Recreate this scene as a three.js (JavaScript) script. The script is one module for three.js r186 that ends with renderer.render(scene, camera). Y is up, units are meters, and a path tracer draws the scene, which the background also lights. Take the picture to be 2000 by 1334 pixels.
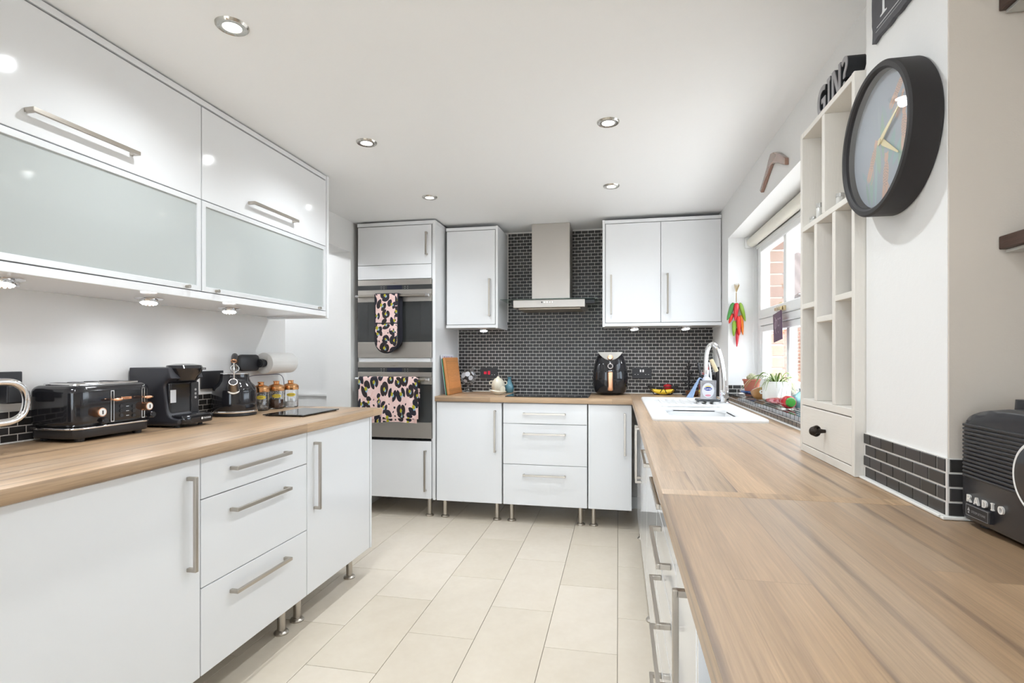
import * as THREE from 'three';
import { RoundedBoxGeometry } from 'three/addons/geometries/RoundedBoxGeometry.js';
import { TextGeometry } from 'three/addons/geometries/TextGeometry.js';
import { FontLoader } from 'three/addons/loaders/FontLoader.js';
import { mergeGeometries, toCreasedNormals } from 'three/addons/utils/BufferGeometryUtils.js';
import { ImprovedNoise } from 'three/addons/math/ImprovedNoise.js';

// ------------------------------------------------------------------ camera, sky, sun, exposure
const W = 2000, HGT = 1334, FOCAL = 1040, HORIZON = 697, YAW = Math.atan2(208, 1040), EYE = 1.187;
const scene = new THREE.Scene();
const camera = new THREE.PerspectiveCamera(2 * Math.atan(HGT / 2 / FOCAL) * 180 / Math.PI, W / HGT, 0.05, 200);
camera.position.set(0, EYE, 0);
camera.rotation.y = YAW;
camera.setViewOffset(W, HGT, 0, -(HORIZON - HGT / 2), W, HGT);   // shifted lens: uprights stay upright
camera.updateProjectionMatrix();

const renderer = new THREE.WebGLRenderer();
renderer.toneMapping = THREE.LinearToneMapping;
renderer.toneMappingExposure = 1.52;
renderer.shadowMap.enabled = true;

const SKY = 4.0;
{ // bright, thinly clouded sky
  const w = 256, h = 128, d = new Float32Array(w * h * 4), n = new ImprovedNoise();
  for (let j = 0; j < h; j++) for (let i = 0; i < w; i++) {
    const el = (j + 0.5) / h * Math.PI - Math.PI / 2, az = (i + 0.5) / w * 2 * Math.PI;
    const x = Math.cos(el) * Math.cos(az), y = Math.sin(el), z = Math.cos(el) * Math.sin(az);
    const c = Math.min(1, Math.max(0, 0.55 + 0.9 * n.noise(x * 2.2 + 7, y * 3.4, z * 2.2) + 0.4 * n.noise(x * 5, y * 7 + 3, z * 5)));
    const k = (j * w + i) * 4;
    d[k] = 0.64 + 0.22 * c; d[k + 1] = 0.80 + 0.14 * c; d[k + 2] = 1.0; d[k + 3] = 1;
  }
  const t = new THREE.DataTexture(d, w, h, THREE.RGBAFormat, THREE.FloatType);
  t.mapping = THREE.EquirectangularReflectionMapping; t.magFilter = THREE.LinearFilter; t.wrapS = THREE.RepeatWrapping; t.needsUpdate = true;
  scene.background = t; scene.environment = t; scene.backgroundIntensity = SKY; scene.environmentIntensity = SKY;
}
const sun = new THREE.DirectionalLight(new THREE.Color(0.97, 0.985, 1), 12);
sun.position.set(5.0, 11, 3.4); sun.target.position.set(0.8, 1, -2.6); scene.add(sun, sun.target);
sun.castShadow = true; sun.shadow.mapSize.set(2048, 2048);
Object.assign(sun.shadow.camera, { left: -8, right: 8, top: 8, bottom: -8, near: 0.5, far: 40 });

// ------------------------------------------------------------------ helpers
const taken = new Map();
const numbered = (n) => { const k = taken.get(n) || 0; taken.set(n, k + 1); return k ? n + '_' + String(k).padStart(3, '0') : n; };
let seed = 12345;
const rnd = () => { seed = (seed * 1664525 + 1013904223) >>> 0; return seed / 4294967296; };
const rr = (a, b) => a + (b - a) * rnd();
const V = (x, y, z) => new THREE.Vector3(x, y, z);
// photo pixel -> point on a plane of the room
const cs = Math.cos(YAW), sn = Math.sin(YAW);
const ray = (u, v) => { const x = (u - W / 2) / FOCAL, y = -(v - HORIZON) / FOCAL; return [x * cs - sn, y, -x * sn - cs]; };
const onX = (u, v, X) => { const d = ray(u, v), t = X / d[0]; return V(X, EYE + d[1] * t, d[2] * t); };
const onY = (u, v, Y) => { const d = ray(u, v), t = (Y - EYE) / d[1]; return V(d[0] * t, Y, d[2] * t); };
const onZ = (u, v, Z) => { const d = ray(u, v), t = Z / d[2]; return V(d[0] * t, EYE + d[1] * t, Z); };

function flat(g) { // one attribute layout for everything
  if (g.index) g = g.toNonIndexed();
  for (const a of Object.keys(g.attributes)) if (!['position', 'normal', 'uv'].includes(a)) g.deleteAttribute(a);
  if (!g.attributes.normal) g.computeVertexNormals();
  if (!g.attributes.uv) g.setAttribute('uv', new THREE.Float32BufferAttribute(new Float32Array(g.attributes.position.count * 2), 2));
  g.morphAttributes = {}; g.clearGroups();
  return g;
}
const join = (gs) => { gs = (Array.isArray(gs) ? gs : [gs]).map(flat); return gs.length === 1 ? gs[0] : mergeGeometries(gs); };
// uv in metres; u runs along the given grain axis where the face allows
function metric(g, grain = 'x', off = [0, 0]) {
  g = flat(g);
  const p = g.attributes.position, n = g.attributes.normal, uv = g.attributes.uv, ax = ['x', 'y', 'z'];
  for (let i = 0; i < p.count; i += 3) {
    const m = [0, 0, 0];
    for (let k = 0; k < 3; k++) { m[0] += n.getX(i + k); m[1] += n.getY(i + k); m[2] += n.getZ(i + k); }
    const a = m.map(Math.abs), big = a.indexOf(Math.max(...a));
    const rest = ax.filter((_, k) => k !== big);
    const U = rest.includes(grain) ? grain : rest[0], Vv = rest.find((r) => r !== U);
    const get = (q, k) => (q === 'x' ? p.getX(k) : q === 'y' ? p.getY(k) : p.getZ(k));
    for (let k = 0; k < 3; k++) uv.setXY(i + k, get(U, i + k) + off[0], get(Vv, i + k) + off[1]);
  }
  return g;
}
function bx(x0, x1, y0, y1, z0, z1, r = 0, seg = 2) {
  const w = x1 - x0, h = y1 - y0, d = z1 - z0;
  const g = r > 0 ? new RoundedBoxGeometry(w, h, d, seg, Math.min(r, w / 2.01, h / 2.01, d / 2.01)) : new THREE.BoxGeometry(w, h, d);
  return g.translate((x0 + x1) / 2, (y0 + y1) / 2, (z0 + z1) / 2);
}
const cyl = (r0, r1, h, seg = 24) => new THREE.CylinderGeometry(r1, r0, h, seg);           // base radius first, centred
const lathe = (pts, seg = 40) => { const g = new THREE.LatheGeometry(pts.map(([r, y]) => new THREE.Vector2(Math.max(r, 1e-4), y)), seg); return toCreasedNormals(flat(g), 0.7); };
const tube = (pts, r, seg = 48, rad = 10, closed = false) => new THREE.TubeGeometry(new THREE.CatmullRomCurve3(pts.map((p) => (p.isVector3 ? p : V(...p))), closed, 'centripetal'), seg, r, rad, closed);
function poly(pts, depth, bevel = 0, seg = 2, curve = 12) { // outline in xy, extruded along +z from 0 to depth
  const s = pts instanceof THREE.Shape ? pts : new THREE.Shape(pts.map(([x, y]) => new THREE.Vector2(x, y)));
  return new THREE.ExtrudeGeometry(s, { depth: depth - 2 * bevel, bevelEnabled: bevel > 0, bevelSize: bevel, bevelThickness: bevel, bevelOffset: -bevel, bevelSegments: seg, curveSegments: curve }).translate(0, 0, bevel);
}
function rrect(x0, x1, y0, y1, r) {
  const s = new THREE.Shape();
  s.moveTo(x0 + r, y0); s.lineTo(x1 - r, y0); s.quadraticCurveTo(x1, y0, x1, y0 + r); s.lineTo(x1, y1 - r); s.quadraticCurveTo(x1, y1, x1 - r, y1);
  s.lineTo(x0 + r, y1); s.quadraticCurveTo(x0, y1, x0, y1 - r); s.lineTo(x0, y0 + r); s.quadraticCurveTo(x0, y0, x0 + r, y0);
  return s;
}
function sheet(f, nu, nv, th) { // closed thin solid over a parametric surface f(u, v) -> Vector3
  const P = [], N = [];
  for (let j = 0; j <= nv; j++) for (let i = 0; i <= nu; i++) {
    const u = i / nu, v = j / nv, e = 1e-3;
    const a = f(Math.min(1, u + e), v).sub(f(Math.max(0, u - e), v)), b = f(u, Math.min(1, v + e)).sub(f(u, Math.max(0, v - e)));
    P.push(f(u, v)); N.push(a.cross(b).normalize());
  }
  const pos = [], uv = [], idx = [], n = (nu + 1) * (nv + 1);
  for (const s of [0.5, -0.5]) for (let k = 0; k < n; k++) { const q = P[k].clone().addScaledVector(N[k], s * th); pos.push(q.x, q.y, q.z); uv.push((k % (nu + 1)) / nu, Math.floor(k / (nu + 1)) / nv); }
  const id = (i, j, s) => s * n + j * (nu + 1) + i;
  for (let j = 0; j < nv; j++) for (let i = 0; i < nu; i++) {
    idx.push(id(i, j, 0), id(i + 1, j, 0), id(i + 1, j + 1, 0), id(i, j, 0), id(i + 1, j + 1, 0), id(i, j + 1, 0));
    idx.push(id(i, j, 1), id(i + 1, j + 1, 1), id(i + 1, j, 1), id(i, j, 1), id(i, j + 1, 1), id(i + 1, j + 1, 1));
  }
  for (let i = 0; i < nu; i++) { for (const [j, o] of [[0, 0], [nv, 1]]) { const q = [id(i, j, 0), id(i, j, 1), id(i + 1, j, 1), id(i + 1, j, 0)]; if (o) q.reverse(); idx.push(q[0], q[1], q[2], q[0], q[2], q[3]); } }
  for (let j = 0; j < nv; j++) { for (const [i, o] of [[0, 1], [nu, 0]]) { const q = [id(i, j, 0), id(i, j, 1), id(i, j + 1, 1), id(i, j + 1, 0)]; if (o) q.reverse(); idx.push(q[0], q[1], q[2], q[0], q[2], q[3]); } }
  const g = new THREE.BufferGeometry();
  g.setAttribute('position', new THREE.Float32BufferAttribute(pos, 3)); g.setAttribute('uv', new THREE.Float32BufferAttribute(uv, 2)); g.setIndex(idx);
  return toCreasedNormals(flat(g), 0.9);
}
const origin = new Map();
function tag(o, label, category, group) { o.userData.label = label; o.userData.category = category; if (group) o.userData.group = group; return o; }
function thing(name, label, category, at = [0, 0, 0], turn = 0, group) {
  const o = new THREE.Group(); o.name = numbered(name); o.position.set(...at); o.rotation.y = turn; scene.add(o);
  return tag(o, label, category, group);
}
// a part; geometry in the thing's own coordinates
function part(parent, name, geo, mat) {
  const m = new THREE.Mesh(join(geo), mat); m.name = name; m.castShadow = m.receiveShadow = true; parent.add(m); return m;
}
// a thing whose parts are given in room coordinates
function placed(name, label, category, at, group) { const o = thing(name, label, category, at, 0, group); origin.set(o, V(...at)); return o; }
function wpart(parent, name, geo, mat) {
  let t = parent; while (t && !origin.has(t)) t = t.parent;
  const o = origin.get(t), g = join(geo); g.translate(-o.x, -o.y, -o.z);
  return part(parent, name, g, mat);
}
function single(name, label, category, geo, mat, at, group) { // one-mesh thing, geometry in its own coordinates
  const m = new THREE.Mesh(join(geo), mat); m.name = numbered(name); m.castShadow = m.receiveShadow = true; m.position.set(...at); scene.add(m);
  return tag(m, label, category, group);
}
function struct(name, geo, mat, label) {
  const m = new THREE.Mesh(join(geo), mat); m.name = name; m.castShadow = m.receiveShadow = true; scene.add(m); m.userData.kind = 'structure';
  if (label) m.userData.label = label; return m;
}
function copy(o, label) { const c = o.clone(); c.name = numbered(o.name.replace(/_\d{3}$/, '')); scene.add(c); if (label) c.userData = { ...c.userData, label }; return c; }

// ------------------------------------------------------------------ textures and materials
function canvasTex(w, h, draw, srgb = true) {
  const c = document.createElement('canvas'); c.width = w; c.height = h; draw(c.getContext('2d'), w, h);
  const t = new THREE.CanvasTexture(c); if (srgb) t.colorSpace = THREE.SRGBColorSpace; t.anisotropy = 8; return t;
}
function dataTex(w, h, f, srgb, rx = 1, ry = 1) {
  const d = new Uint8Array(w * h * 4);
  for (let j = 0; j < h; j++) for (let i = 0; i < w; i++) { const c = f(i, j), k = (j * w + i) * 4; d[k] = c[0]; d[k + 1] = c[1]; d[k + 2] = c[2]; d[k + 3] = 255; }
  const t = new THREE.DataTexture(d, w, h); t.magFilter = THREE.LinearFilter; t.minFilter = THREE.LinearMipmapLinearFilter; t.generateMipmaps = true;
  t.wrapS = t.wrapT = THREE.RepeatWrapping; t.repeat.set(rx, ry); if (srgb) t.colorSpace = THREE.SRGBColorSpace; t.needsUpdate = true; return t;
}
const noise = new ImprovedNoise();
const fb = (x, y, z = 0) => noise.noise(x, y, z) + 0.5 * noise.noise(x * 2.1, y * 2.1, z + 5) + 0.25 * noise.noise(x * 4.3, y * 4.3, z + 9);
const M = (o) => new THREE.MeshPhysicalMaterial(o);
const rgb = (r, g, b) => new THREE.Color().setRGB(r, g, b);          // linear base colours

// oak-stave laminate: 2.4 m x 0.64 m, staves of uneven width and tone
const STAVE = (() => {
  const w = 2048, h = 512, L = 2.4, D = 0.64, rows = [];
  let y = 0; while (y < D) { const wd = rr(0.05, 0.11); const cuts = []; let x = -rr(0, 0.6); while (x < L) { const len = rr(0.7, 1.8); cuts.push([x, x + len, rnd(), rnd(), rr(0, 90)]); x += len; } rows.push([y, y + wd, cuts]); y += wd; }
  const at = (px, py) => { const x = px / w * L, yy = py / h * D; const r = rows.find((q) => yy < q[1]) || rows[rows.length - 1]; const c = r[2].find((q) => x < q[1]) || r[2][r[2].length - 1]; return { x, y: yy, c, dx: Math.min(x - c[0], c[1] - x), dy: Math.min(yy - r[0], r[1] - yy) }; };
  const col = dataTex(w, h, (i, j) => {
    const s = at(i, j), [, , a, b, o] = s.c;
    const warp = fb(s.x * 1.6 + o, s.y * 9, o);
    const g1 = noise.noise(s.x * 2.2 + o, s.y * 95 + warp * 2.2, o), g2 = noise.noise(s.x * 9 + o, s.y * 420, o + 3), g3 = fb(s.x * 1.1 + o, s.y * 14 + warp, 2 * o);
    const streak = Math.max(0, noise.noise(s.x * 1.3 + o * 3, s.y * 48, 4) - 0.16) * 1.5 * (b > 0.45 ? 1 : 0.35);
    const mix = (a - 0.5) * 0.13 + g1 * 0.05 + g2 * 0.075 + g3 * 0.035 + noise.noise(s.x * 22 + o, s.y * 900, o + 8) * 0.07;
    const grey = b > 0.7 ? 0.35 : 0.1;
    let R = 183, G = 150, B = 114;
    R = R * (1 + mix) * (1 - grey) + 176 * (1 + mix) * grey; G = G * (1 + mix * 1.1) * (1 - grey) + 158 * (1 + mix) * grey; B = B * (1 + mix * 1.25) * (1 - grey) + 138 * (1 + mix) * grey;
    R -= streak * 70; G -= streak * 62; B -= streak * 46;
    if (s.dy < 0.0011 || s.dx < 0.0010) { R *= 0.93; G *= 0.92; B *= 0.91; }
    return [R, G, B].map((q) => Math.max(0, Math.min(255, q)));
  }, true, 1 / L, 1 / D);
  const bump = dataTex(1024, 256, (i, j) => { const v = 128 + 70 * noise.noise(i * 0.03, j * 1.3, 1) + 40 * noise.noise(i * 0.12, j * 2.7, 3); return [v, v, v]; }, false, 1 / 0.8, 1 / 0.16);
  return { col, bump };
})();
const WOODTOP = M({ map: STAVE.col, bumpMap: STAVE.bump, bumpScale: 0.0003, roughness: 0.40, clearcoat: 0.7, clearcoatRoughness: 0.48 });

const plaster = dataTex(512, 512, (i, j) => { const v = 128 + 40 * fb(i * 0.05, j * 0.05, 2) + 26 * noise.noise(i * 0.4, j * 0.4, 7); return [v, v, v]; }, false, 1 / 0.5, 1 / 0.5);
const PAINT = M({ color: rgb(0.82, 0.815, 0.805), roughness: 0.75, bumpMap: plaster, bumpScale: 0.0006 });
const PAINT_BEIGE = M({ color: rgb(0.62, 0.565, 0.50), roughness: 0.8, bumpMap: plaster, bumpScale: 0.0006 });
const CEIL = M({ color: rgb(0.90, 0.90, 0.90), roughness: 0.75, bumpMap: plaster, bumpScale: 0.0004 });
const GLOSS = M({ color: rgb(0.83, 0.835, 0.845), roughness: 0.09, specularIntensity: 0.75 });
const CARC = M({ color: rgb(0.80, 0.80, 0.80), roughness: 0.35 });
const SHELFWHITE = M({ color: rgb(0.76, 0.725, 0.67), roughness: 0.55, bumpMap: dataTex(256, 256, (i, j) => { const v = 128 + 60 * noise.noise(i * 0.02, j * 0.35, 1) + 30 * noise.noise(i * 0.1, j * 1.1, 4); return [v, v, v]; }, false, 4, 4), bumpScale: 0.0005 });
const NICKEL = M({ color: rgb(0.50, 0.46, 0.41), metalness: 1, roughness: 0.30 });
const CHROME = M({ color: rgb(0.80, 0.80, 0.81), metalness: 1, roughness: 0.07 });
const brushed = dataTex(512, 512, (i, j) => { const v = 128 + 50 * noise.noise(i * 0.015, j * 1.9, 1) + 40 * noise.noise(i * 0.05, j * 3.3, 5); return [v, v, v]; }, false, 3, 3);
const STEEL = M({ color: rgb(0.48, 0.445, 0.405), metalness: 1, roughness: 0.33, bumpMap: brushed, bumpScale: 0.0001 });
const COPPER = M({ color: rgb(0.86, 0.50, 0.32), metalness: 1, roughness: 0.22 });
const COPPERLID = M({ color: rgb(0.80, 0.43, 0.20), metalness: 1, roughness: 0.24 });
const BLACKGLOSS = M({ color: rgb(0.014, 0.014, 0.017), roughness: 0.10, clearcoat: 0.2, clearcoatRoughness: 0.04 });
const BLACKPLASTIC = M({ color: rgb(0.022, 0.022, 0.025), roughness: 0.42 });
const BLACKMATT = M({ color: rgb(0.020, 0.018, 0.019), roughness: 0.62 });
const BLACKGLASS = M({ color: rgb(0.010, 0.010, 0.011), roughness: 0.05 });
const CERAMIC = M({ color: rgb(0.86, 0.86, 0.86), roughness: 0.42, specularIntensity: 0.6 });
const WHITEPL = M({ color: rgb(0.82, 0.82, 0.81), roughness: 0.35 });
const UPVC = M({ color: rgb(0.84, 0.84, 0.83), roughness: 0.28 });
const GLASS = M({ color: 0xffffff, transmission: 1, roughness: 0, thickness: 0, ior: 1.5 });
const CLEAR = M({ color: rgb(0.96, 0.98, 0.98), transmission: 1, roughness: 0.02, thickness: 0, ior: 1.5 });
const SOLIDGLASS = M({ color: 0xffffff, transmission: 1, roughness: 0.01, thickness: 0.02, ior: 1.48 });
const GROUT = M({ color: rgb(0.74, 0.715, 0.68), roughness: 0.85 });
const SILICONE = M({ color: rgb(0.78, 0.77, 0.74), roughness: 0.5 });
const MOSAIC = [0.030, 0.036, 0.041, 0.047].map((k, i) => M({ color: rgb(k * 1.06, k, k * (0.93 + 0.03 * i)), roughness: 0.32 + 0.02 * i, specularIntensity: 0.7 }));
const SILLGLAZE = [0.036, 0.042].map((k) => M({ color: rgb(k * 1.04, k, k * 0.97), roughness: 0.11, clearcoat: 0.4 }));
const GROUND = M({ color: rgb(0.50, 0.48, 0.45), roughness: 0.9 });
const LAMPGLOW = M({ color: 0xffffff, emissive: rgb(1, 0.97, 0.92), emissiveIntensity: 6 });
const LEDGLOW = M({ color: 0xffffff, emissive: rgb(0.92, 0.96, 1), emissiveIntensity: 3.5 });

// ------------------------------------------------------------------ room shell
const ZB = -4.28, XL = -1.975, XR = 0.705, CH = 2.205, TOP = 0.9, XP = 0.575, ZP0 = -1.40, ZP1 = -1.08, XA = 0.80, ZREAR = 2.6, T = 0.12;
const slab = (m, ...b) => metric(bx(...b));
const ceiling = struct('ceiling', slab(0, -3.3, 1.3, CH, CH + T, ZB - 0.3, ZREAR + 0.2), CEIL, 'flat white painted ceiling');
struct('wall_back', slab(0, -3.3, XR + 0.3, -0.1, CH + T, ZB - T, ZB), PAINT, 'back wall behind the hob');
const wallBack = scene.children[scene.children.length - 1];
// left wall with an opening to the hall
const OZ0 = -3.69, OZ1 = -2.886, OH = 1.975;
struct('wall_left', [slab(0, XL - 0.2, XL, -0.1, CH + T, OZ1, ZREAR + T), slab(0, XL - 0.2, XL, OH, CH + T, OZ0, OZ1), slab(0, XL - 0.2, XL, -0.1, CH + T, ZB - T, OZ0)], PAINT, 'plain off-white wall behind the toaster');
const wallLeft = scene.children[scene.children.length - 1];
// hall beyond the opening
struct('wall_hall', [slab(0, -3.3, XL - 0.2, -0.1, CH + T, -4.16, -4.10), slab(0, -3.3, -3.2, -0.1, CH + T, -4.16, -1.6), slab(0, -3.3, XL - 0.2, -0.1, CH + T, -1.7, -1.6)], PAINT, 'pale hall wall seen through the opening');
struct('trim_1', slab(0, -3.2, XL - 0.2, 0.86, 0.875, -4.10, -4.075), PAINT, 'narrow ledge on the hall wall');
// right wall: window recess, pier and alcove
const WZ0 = -3.70, WZ1 = -1.95, WY0 = 0.953, WY1 = 1.963, XW = 0.885, XO = 1.03;
struct('wall_right', [
  slab(0, XR, XO - 0.09, -0.1, CH + T, ZB - T, WZ0), slab(0, XR, XO - 0.09, WY1, CH + T, WZ0, WZ1), slab(0, XR, XO - 0.09, -0.1, WY0 - 0.008, WZ0, WZ1), slab(0, XR, XO - 0.09, -0.1, CH + T, WZ1, ZP0)], PAINT, 'white wall round the window recess');
const wallRight = scene.children[scene.children.length - 1];
struct('wall_pier', slab(0, XP, XO, -0.1, CH + T, ZP0, ZP1 - 0.004), PAINT, 'white pier carrying the round clock');
const wallPier = scene.children[scene.children.length - 1];
struct('wall_alcove', [slab(0, XP + 0.001, XO, -0.1, CH + T, ZP1 - 0.004, ZP1), slab(0, XA, XA + T, -0.1, CH + T, ZP1, ZREAR + T)], PAINT_BEIGE, 'beige alcove wall behind the radio');
const wallAlcove = scene.children[scene.children.length - 1];
// unseen rear wall; glazed doors added behind the camera for fill daylight
const DX0 = -1.9, DX1 = -0.05, DY1 = 2.1;
struct('unseen_wall_rear', [slab(0, XL - 0.2, DX0, -0.1, CH + T, ZREAR, ZREAR + T), slab(0, DX1, XA + T, -0.1, CH + T, ZREAR, ZREAR + T), slab(0, DX0, DX1, DY1, CH + T, ZREAR, ZREAR + T)], PAINT, 'unseen rear wall round the added glazed doors');
{
  const d = thing('door_1', 'white glazed doors out of view, added for fill daylight', 'door', [0, 0, ZREAR]); delete d.userData.category; d.userData.kind = 'structure';  // doors added out of view to let fill daylight into the room
  const n = 2, wd = (DX1 - DX0) / n;
  for (let k = 0; k < n; k++) {
    const a = DX0 + k * wd, b = a + wd, f = 0.055;
    const leaf = part(d, 'door_leaf', [bx(a, a + f, 0, DY1, 0.02, 0.08), bx(b - f, b, 0, DY1, 0.02, 0.08), bx(a + f, b - f, 0, 0.09, 0.02, 0.08), bx(a + f, b - f, DY1 - f, DY1, 0.02, 0.08)], UPVC);
    part(leaf, 'pane', bx(a + f, b - f, 0.09, DY1 - f, 0.048, 0.052), GLASS);
  }
}
// floor: bed and single porcelain tiles laid in half bond
const floor = struct('floor', slab(0, -3.3, 1.2, -0.14, -0.004, ZB - 0.1, ZREAR + T), M({ color: rgb(0.30, 0.265, 0.215), roughness: 0.9 }), 'cream tiled floor');
{
  const tw = 0.2955, tl = 0.609, gap = 0.0022;
  const mottled = dataTex(512, 512, (i, j) => { const f = fb(i * 0.012, j * 0.012, 3) * 0.5 + fb(i * 0.05, j * 0.05, 8) * 0.3 + noise.noise(i * 0.6, j * 0.6, 2) * 0.12; return [226 + 5 * f, 215 + 6 * f, 199 + 7 * f]; }, true, 1 / 0.7, 1 / 0.7);
  const mats = [0, 1, 2, 3].map((k) => M({ map: mottled, color: rgb(1 - 0.02 * k, 1 - 0.022 * k, 1 - 0.03 * k), roughness: 0.24, specularIntensity: 0.9 }));
  const mk = (a, b, c, d) => { const g = metric(bx(a, b, -0.006, 0, c, d, 0.0012, 1), 'z', [rr(0, 3), rr(0, 3)]); return g; };
  for (let cI = -7; cI <= 3; cI++) {
    const x0 = -0.004 + cI * tw, x1 = x0 + tw;
    const a = Math.max(x0 + gap / 2, XL + 0.001), b = Math.min(x1 - gap / 2, XA - 0.001); if (b - a < 0.02) continue;
    const off = (((cI % 2) + 2) % 2) ? 0 : tl / 2;
    for (let r = -5; r <= 9; r++) {
      const z0 = -2.163 + off + r * tl, z1 = z0 + tl;
      const c = Math.max(z0 + gap / 2, ZB + 0.001), d = Math.min(z1 - gap / 2, ZREAR - 0.001); if (d - c < 0.02) continue;
      part(floor, 'floor_tile', mk(a, b, c, d), mats[Math.floor(rnd() * 4)]);
    }
  }
}
struct('baseboard_left', [metric(bx(XL, XL + 0.016, 0, 0.095, OZ1, ZREAR, 0.003, 1)), metric(bx(XL, XL + 0.016, 0, 0.095, ZB, OZ0, 0.003, 1))], UPVC, 'white skirting along the left wall');
struct('baseboard_back', metric(bx(XL + 0.016, XR, 0, 0.095, ZB, ZB + 0.016, 0.003, 1)), UPVC, 'white skirting along the back wall');
// dark glazed mosaic bricks
const TP = 0.0522, RP = 0.02575, TG = 0.0034;
function tileGeo(w, h, t, b = 0.0011) { // chamfered tile: face to +z, back at z = 0
  const x = w / 2, y = h / 2, f = [[-x + b, -y + b, t], [x - b, -y + b, t], [x - b, y - b, t], [-x + b, y - b, t]], m = [[-x, -y, t - b], [x, -y, t - b], [x, y, t - b], [-x, y, t - b]], k = m.map(([p, q]) => [p, q, 0]);
  const tri = []; const q = (a, bb, c, d) => tri.push(...a, ...bb, ...c, ...a, ...c, ...d);
  q(...f);
  for (let i = 0; i < 4; i++) { const j = (i + 1) % 4; q(m[i], m[j], f[j], f[i]); q(k[i], k[j], m[j], m[i]); }
  const g = new THREE.BufferGeometry(); g.setAttribute('position', new THREE.Float32BufferAttribute(tri, 3)); g.computeVertexNormals();
  return flat(g);
}
const tileCache = new Map();
function tilesOn(parent, { u0, u1, v0, rows, put, skip, cut, max = 1e9, prefer, name = 'tile', start = 0, th = 0.0024, glaze = MOSAIC }) {
  const out = [];
  for (let r = 0; r < rows; r++) {
    const off = ((r + start) % 2) * TP / 2;
    for (let u = u0 - TP + off; u < u1; u += TP) {
      const v = v0 + r * RP, [l0, l1] = (cut && cut(v)) || [u0, u1], a = Math.max(u + TG / 2, l0), b = Math.min(u + TP - TG / 2, l1); if (b - a < 0.006) continue;
      if (skip && skip((a + b) / 2, v + RP / 2, a, b)) continue;
      out.push([(a + b) / 2, v + RP / 2, b - a]);
    }
  }
  if (prefer) out.sort((p, q) => prefer(q) - prefer(p));
  const rest = [];
  out.forEach(([u, v, w], k) => {
    const key = w.toFixed(3); if (!tileCache.has(key)) tileCache.set(key, tileGeo(+key, RP - TG, th));
    const o = put(u, v), mat = glaze[Math.floor(rnd() * glaze.length)];
    if (k < max) { const m = new THREE.Mesh(tileCache.get(key), mat); m.name = name; m.castShadow = m.receiveShadow = true; m.position.copy(o.p); m.rotation.set(...o.r); m.rotateX(rr(-0.004, 0.004)); m.rotateY(rr(-0.004, 0.004)); parent.add(m); }
    else rest.push(tileCache.get(key).clone().applyMatrix4(new THREE.Matrix4().compose(o.p, new THREE.Quaternion().setFromEuler(new THREE.Euler(...o.r)), V(1, 1, 1))));
  });
  if (rest.length) { const m = part(parent, name + '_field', rest, MOSAIC[1]); m.userData.kind = 'stuff'; m.userData.label = 'rest of the small dark brick tiles'; }
}
{ // back wall: 300 tiles on their own, the rest as one field
  const hoodL = -0.885, hoodR = -0.118, yT = CH - 0.004, bed = 0.004;
  part(wallBack, 'grout', [bx(-1.31, XR, TOP, 1.47, ZB, ZB + bed), bx(hoodL - 0.01, hoodR + 0.01, 1.47, yT, ZB, ZB + bed)], GROUT);
  tilesOn(wallBack, { u0: -1.308, u1: XR - 0.001, v0: TOP + 0.006, rows: 50, max: 300, cut: (v) => (v > 1.46 ? [hoodL, hoodR] : null), name: 'wall_tile',
    skip: (u, v) => v > yT - 0.012, prefer: ([u, v]) => (v < 1.43 && v > 1.0 ? 1 : 0) * 10 + u,
    put: (u, v) => ({ p: V(u, v, ZB + bed - 0.0005), r: [0, 0, 0] }) });
  part(wallBack, 'silicone', bx(-1.308, XR - 0.002, TOP + 0.0002, TOP + 0.007, ZB + bed, ZB + 0.011, 0.002, 1), SILICONE);
}
{ // left wall: four courses above the worktop
  part(wallLeft, 'grout', bx(XL, XL + 0.004, TOP, TOP + 4 * RP + 0.006, -2.86, -0.3), GROUT);
  tilesOn(wallLeft, { u0: 0.9, u1: 2.86, v0: TOP + 0.004, rows: 4, name: 'wall_tile', put: (u, v) => ({ p: V(XL + 0.0035, v, -u), r: [0, Math.PI / 2, 0] }) });
  part(wallLeft, 'silicone', bx(XL + 0.004, XL + 0.012, TOP + 0.0002, TOP + 0.006, -2.8, -0.3, 0.002, 1), SILICONE);
}
{ // pier and alcove: four courses
  part(wallPier, 'grout', [bx(XP - 0.004, XP, TOP, TOP + 4 * RP + 0.004, ZP0, ZP1), bx(XP - 0.004, 0.79, TOP, TOP + 4 * RP + 0.004, ZP1, ZP1 + 0.004)], GROUT);
  tilesOn(wallPier, { u0: -ZP1 + 0.0, u1: -ZP0, v0: TOP + 0.004, rows: 4, name: 'wall_tile', put: (u, v) => ({ p: V(XP - 0.0035, v, -u), r: [0, -Math.PI / 2, 0] }) });
  tilesOn(wallPier, { u0: XP - 0.002, u1: 0.79, v0: TOP + 0.004, rows: 4, name: 'wall_tile', start: 1, put: (u, v) => ({ p: V(u, v, ZP1 + 0.0035), r: [0, 0, 0] }) });
  part(wallPier, 'silicone', [bx(XP - 0.016, XP - 0.003, TOP + 0.0002, TOP + 0.006, ZP0, ZP1, 0.002, 1), bx(XP - 0.016, 0.79, TOP + 0.0002, TOP + 0.006, ZP1 + 0.003, ZP1 + 0.014, 0.002, 1)], SILICONE);
}
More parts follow.
